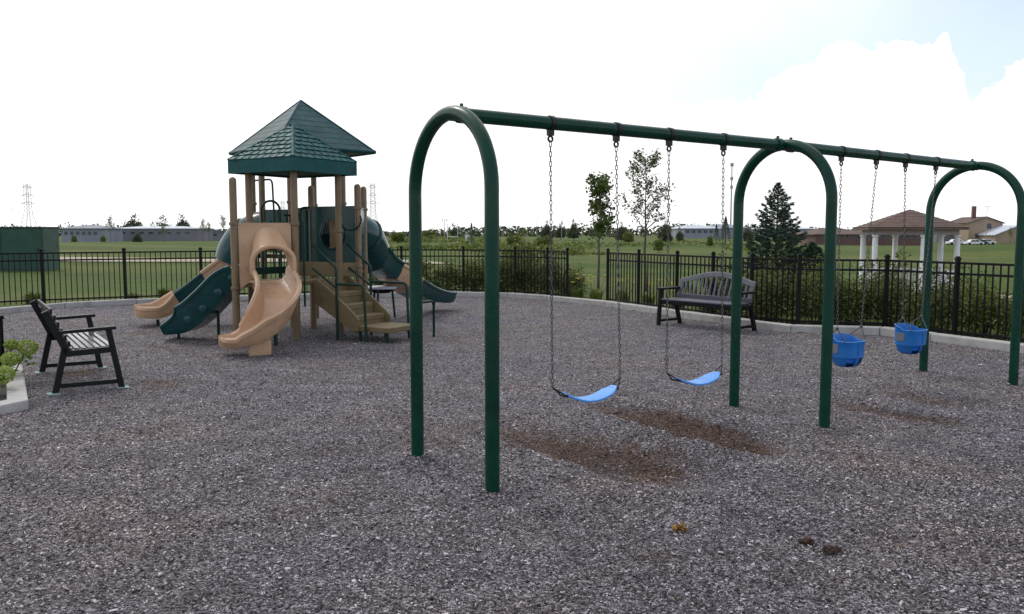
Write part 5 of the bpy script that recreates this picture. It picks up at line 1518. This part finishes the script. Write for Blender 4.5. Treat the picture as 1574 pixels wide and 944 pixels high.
for px, m_, lb in ((1473, 'car_white', 'white car parked far off just right of the gazebo'), (1491, 'car_white', 'white car parked before the tall tan house, left of the dark car'), (1507, 'car_dark', 'dark car parked before the tan houses'), (1523, 'car_white', 'white car parked before the low tan house')):
    car(fx(px), D + rng.uniform(-3, 3), m_, lb)

# ------------------------------------------------------------------ masts, pylons, poles
def pylon(x, y, h, w, label, arms=3):
    z = tz(x, y); t = thing('power_pylon', label, 'pylon', (x, y, z), 'power pylons on the skyline')
    mb = MB(); rr = w * 0.020
    def wid(s_): return w * (0.5 if s_ > 0.45 else 0.5 + (0.45 - s_) * 2.2) * (1 - 0.45 * max(0, s_ - 0.45)) * 0.62
    lv = 14
    for sx_ in (-1, 1):
        for sy_ in (-1, 1):
            mb.tube([(x + sx_ * wid(i / lv), y + sy_ * wid(i / lv), z + h * i / lv) for i in range(lv + 1)], rr * 1.3, 4)
    for i in range(lv):
        a, b_ = wid(i / lv), wid((i + 1) / lv)
        for sy_ in (-1, 1):
            mb.tube([(x - a, y + sy_ * a, z + h * i / lv), (x + b_, y + sy_ * b_, z + h * (i + 1) / lv)], rr * 0.7, 4)
            mb.tube([(x + a, y + sy_ * a, z + h * i / lv), (x - b_, y + sy_ * b_, z + h * (i + 1) / lv)], rr * 0.7, 4)
    mb.build('lattice', 'pylon_grey', t)
    for k in range(arms):
        s_ = 0.62 + 0.15 * k; L_ = w * (0.85 - 0.12 * k)
        am = MB(); zz = z + h * s_
        for sy_ in (-0.2, 0.2):
            am.tube([(x - L_, y, zz + h * 0.01), (x, y + sy_ * w, zz), (x + L_, y, zz + h * 0.01)], rr, 4)
            am.tube([(x - L_, y, zz + h * 0.01), (x, y + sy_ * w, zz + h * 0.045), (x + L_, y, zz + h * 0.01)], rr, 4)
        am.build('cross_arm', 'pylon_grey', t)
pylon(-399, 700, 44, 7.0, 'tall lattice power pylon on the skyline at the far left')
pylon(-131, 800, 50, 7.5, 'tall lattice power pylon on the skyline just right of the tower roof')
pylon(-216, 800, 34, 5.5, 'small lattice power pylon behind the playground tower posts')
mz_ = tz(129, 500); ms = thing('radio_mast', 'slender radio mast on the skyline left of the middle arch', 'mast', (129, 500, mz_))
MB().tube([(129, 500, mz_ - 1), (129, 500, 42)], [0.5, 0.28], 6).build('shaft', 'pylon_grey', ms)
for z, w in ((41, 1.0), (33, 0.9), (28, 0.8)):
    MB().lathe([(0.0, z - 1.1), (w, z - 0.9), (w, z + 0.9), (0.0, z + 1.1)], (129, 500, 0), 10).build('antenna_drum', 'pylon_grey', ms)
def light_pole(px, D_, top, label, m='pylon_grey'):
    x = (px - 787) / 1297 * D_; z = tz(x, D_); zt = 1.6 + (357 - top) / 1297 * D_
    t = thing('light_pole', label, 'lamp post', (x, D_, z), 'tall light poles across the field')
    MB().tube([(x, D_, z - 0.2), (x, D_, zt)], [0.10, 0.055], 8).build('pole', m, t, smooth=True)
    MB().bar((x - 0.6, D_, zt), (x + 0.6, D_, zt), 0.08, 0.07).build('cross_arm', m, t)
    for k in (-0.5, 0.5):
        MB().box((x + k, D_ - 0.1, zt - 0.12), (0.32, 0.3, 0.16)).build('lamp_head', m, t, bevel=0.04)
for px, D_, top, lb in ((684, 190, 338, 'tall light pole left of the white goal, seen through the near arch'), (825, 230, 335, 'light pole left of the first swing chain'), (863, 260, 332, 'light pole between the first swing chain and the dense tree'), (1513, 220, 318, 'light pole in front of the tall tan house'), (1043, 320, 340, 'light pole left of the pale warehouse roof'), (24, 380, 322, 'light pole on the skyline left of the far left pylon'), (1318, 300, 338, 'light pole behind the left end of the gazebo roof')):
    light_pole(px, D_, top, lb)
# white goal frame and board seen through the near arch
D = 150.0
gx0, gx1 = fx(688), fx(704); zg = tz(gx0, D)
gl = thing('goal_frame', 'white goal frame far off, seen through the near arch', 'goal', ((gx0 + gx1) / 2, D, zg))
for x in (gx0, gx1): MB().tube([(x, D, zg - 0.1), (x, D, fz(344))], 0.05, 8).build('upright', 'white_paint', gl, smooth=True)
MB().tube([(gx0, D, fz(364)), (gx1, D, fz(364))], 0.07, 8).build('crossbar', 'white_paint', gl, smooth=True)
for x in (gx0, gx1): MB().tube([(x, D, fz(364)), (x, D + 1.4, zg)], 0.05, 6).build('brace', 'white_paint', gl, smooth=True)
MB().tube([(gx0, D + 1.4, zg + 0.03), (gx1, D + 1.4, zg + 0.03)], 0.05, 6).build('ground_bar', 'white_paint', gl, smooth=True)
sx0 = fx(719); zs_ = tz(sx0, D)
sg = thing('sign_board', 'small white board on two short legs right of the white goal', 'sign', (sx0, D, zs_))
MB().box((sx0, D, zs_ + 1.0), (0.9, 0.06, 1.0)).build('board', 'white_paint', sg)
for k in (-0.35, 0.35): MB().box((sx0 + k, D + 0.05, zs_ + 0.3), (0.07, 0.07, 0.8)).build('leg', 'white_paint', sg)

# ------------------------------------------------------------------ far trees
def far_tree_mesh(seed, kind):
    rs = np.random.default_rng(seed); mb = MB()
    if kind == 'round':
        C, pts = clumps(rs, 80, 40, 0.62, 0.58, 0.72, 0.085, base=0.0); pts[:, 2] += 0.12
        V, F = leaf_arrays(pts, 0.10, rs)
        mb.tube([(0, 0, -0.05), (0.01, 0, 0.3), (0.0, 0.02, 0.6)], [0.045, 0.035, 0.015], 7)
        for a in range(5): mb.tube([(0, 0, 0.25), (0.3 * math.cos(a * 1.3), 0.3 * math.sin(a * 1.3), 0.6)], [0.025, 0.01], 5)
    elif kind == 'cone':
        n = 900; t = rs.uniform(0, 1, n) ** 0.7; a = rs.uniform(0, 6.28, n); r = 0.26 * (1 - t * 0.96) * (0.5 + 0.5 * rs.uniform(0, 1, n) ** 0.5)
        pts = np.stack([r * np.cos(a), r * np.sin(a), 0.06 + 0.94 * t], 1); V, F = leaf_arrays(pts, 0.06, rs, 0.1, 0.5)
        mb.tube([(0, 0, -0.05), (0, 0, 0.9)], [0.03, 0.006], 6)
    else:
        m2, V, F = branch_tree(seed, 1.0, 0.3, 0.018, 0.30, 9, 2, 1, up=1.0, leaf=0.06, per=5, sr=0.05); mb = m2
    me = bpy.data.meshes.new('trunk'); me.from_pydata(mb.v, [], mb.f); me.materials.append(M['bark'])
    return me, V, F
FT_ = {}
for key, seed, kind, lm in (('r1', 61, 'round', 'far_leaf'), ('r2', 62, 'round', 'far_leaf'), ('r3', 63, 'round', 'shrub'), ('c1', 64, 'cone', 'spruce_leaf'), ('s1', 65, 'sap', 'sapling_leaf'), ('s2', 66, 'sap', 'tree_leaf')):
    tm, V, F = far_tree_mesh(seed, kind); FT_[key] = (tm, tri_mesh('crown', V, F, lm))
def far_tree(key, px, D_, top, wpx, label, base=None, name='distant_tree'):
    x = (px - 787) / 1297 * D_; z = tz(x, D_) if base is None else base; h = (1.6 + (357 - top) / 1297 * D_) - z
    w = wpx / 1297 * D_ / {'r': 1.25, 'c': 0.52, 's': 0.62}[key[0]]
    t = thing(name, label, 'tree', (x, D_, z), 'trees far across the field')
    rz = rng.uniform(0, 6.28)
    for nm, me in zip(('trunk', 'crown'), FT_[key]): link(nm, me, t, (0, 0, 0), rz, (w, w, h))
FTR = [('r1', 207, 330, 331, 38, 'round dark tree over the long pale-roofed building, the left one'), ('r2', 252, 340, 334, 32, 'round dark tree over the pale roof, middle of three'), ('r1', 283, 335, 331, 30, 'round dark tree over the pale roof, right of three'), ('r2', 236, 345, 342, 14, 'small dark tree between the round trees over the pale roof'),
       ('s1', 172, 180, 336, 14, 'thin sapling in front of the left building row'), ('s1', 253, 170, 348, 12, 'yellowish sapling in front of the long shed'), ('s1', 314, 160, 340, 12, 'sapling just left of the tall tan post'), ('s1', 345, 150, 334, 14, 'wispy sapling beside the left tan post'), ('s1', 323, 170, 344, 10, 'small sapling near the left tan post, left of the wispy one'),
       ('r3', 116, 200, 357, 9, 'low dark bush before the left house row, left one'), ('r3', 160, 205, 358, 10, 'low dark bush before the left house row, right one'), ('r1', 213, 200, 355, 14, 'dark bush in front of the long shed'),
       ('c1', 725, 140, 343, 13, 'small dark conifer right of the white board'), ('r3', 660, 170, 349, 26, 'bushy green tree seen through the near arch, left'), ('r1', 640, 190, 348, 22, 'green tree partly behind the near arch left leg'), ('r2', 698, 260, 345, 18, 'dark tree behind the white goal'), ('r3', 612, 140, 352, 24, 'light green bush right of the tube slide'),
       ('r1', 840, 300, 340, 20, 'dark round tree right behind the first swing chain'), ('r2', 862, 310, 342, 16, 'dark round tree between the first chain and the dense tree'), ('r1', 882, 300, 338, 18, 'dark tree on the skyline left of the dense young tree'),
       ('r3', 790, 130, 356, 26, 'light green bush right of the near arch leg'), ('r3', 835, 120, 358, 30, 'wide green bush below the first swing chain top'), ('r1', 955, 260, 342, 18, 'dark tree between the dense and the sparse young trees'), ('r3', 965, 150, 352, 22, 'yellow-green bush between the two young trees'), ('r1', 1022, 170, 338, 22, 'dark bush right of the sparse tree'),
       ('r2', 1044, 160, 350, 14, 'small tree left of the pale warehouse'), ('c1', 1100, 250, 344, 12, 'dark conifer near the fourth chain, left one'), ('c1', 1114, 245, 333, 20, 'large dark conifer near the fourth chain, right one'), ('r3', 1090, 130, 357, 11, 'small dark bush in the field left of the middle arch'), ('r2', 1148, 240, 346, 22, 'tree behind the middle arch left leg'),
       ('s2', 1373, 90, 352, 12, 'small green tree seen between gazebo columns'), ('s1', 1550, 170, 352, 9, 'thin sapling before the low tan house'), ('r1', 1585, 330, 344, 34, 'dark trees on the skyline beyond the right arch leg'), ('r3', 1012, 110, 362, 18, 'low bush in the field below the sparse tree'), ('r2', 1432, 320, 347, 20, 'dark tree over the right slope of the gazebo roof')]
for k, px, D_, top, w_, lb in FTR: far_tree(k, px, D_, top, w_, lb)
# unbroken woods along the skyline
rs = np.random.default_rng(77)
C = []
for x in np.arange(-1100, 1100, 4.0):
    D_ = 640 + rs.uniform(-40, 60); hh = rs.uniform(6.5, 9.5) * (0.85 + 0.22 * math.sin(x * 0.013) + 0.15 * math.sin(x * 0.041 + 2))
    zb = tz(x, D_)
    n = 60
    C.append(np.column_stack([x + rs.normal(0, 3.4, n), D_ + rs.normal(0, 3.5, n), zb + hh * rs.beta(1.5, 1.5, n)]))
C = np.concatenate(C); V, F = leaf_arrays(C, 2.4, rs, 0.2, 0.9)
tag(link('distant_woods', tri_mesh('distant_woods', V, F, 'far_leaf')), 'low unbroken line of woods along the horizon', 'woods', kind='stuff')
# rough meadow growth in the middle distance
C = []
for px0, px1, D0, D1, hh, n in ((600, 900, 70, 115, 1.1, 4200), (760, 1160, 95, 150, 0.9, 4200), (560, 760, 140, 190, 1.6, 2200), (1020, 1250, 60, 85, 0.6, 1600)):
    D_ = rs.uniform(D0, D1, n); px = rs.uniform(px0, px1, n); x = (px - 787) / 1297 * D_
    msk = vnoise(x, D_, 0.06, 9) > 0.45; x, D_ = x[msk], D_[msk]
    zz = terrain(np.column_stack([x, D_])) + hh * rs.uniform(0, 1, len(x)) * vnoise(x, D_, 0.12, 12)
    C.append(np.column_stack([x, D_, zz]))
C = np.concatenate(C); V, F = leaf_arrays(C, 0.55, rs, 0.3, 0.6)
tag(link('rough_meadow', tri_mesh('rough_meadow', V, F, 'shrub')), 'rough weedy growth in the middle of the field', 'meadow', kind='stuff')
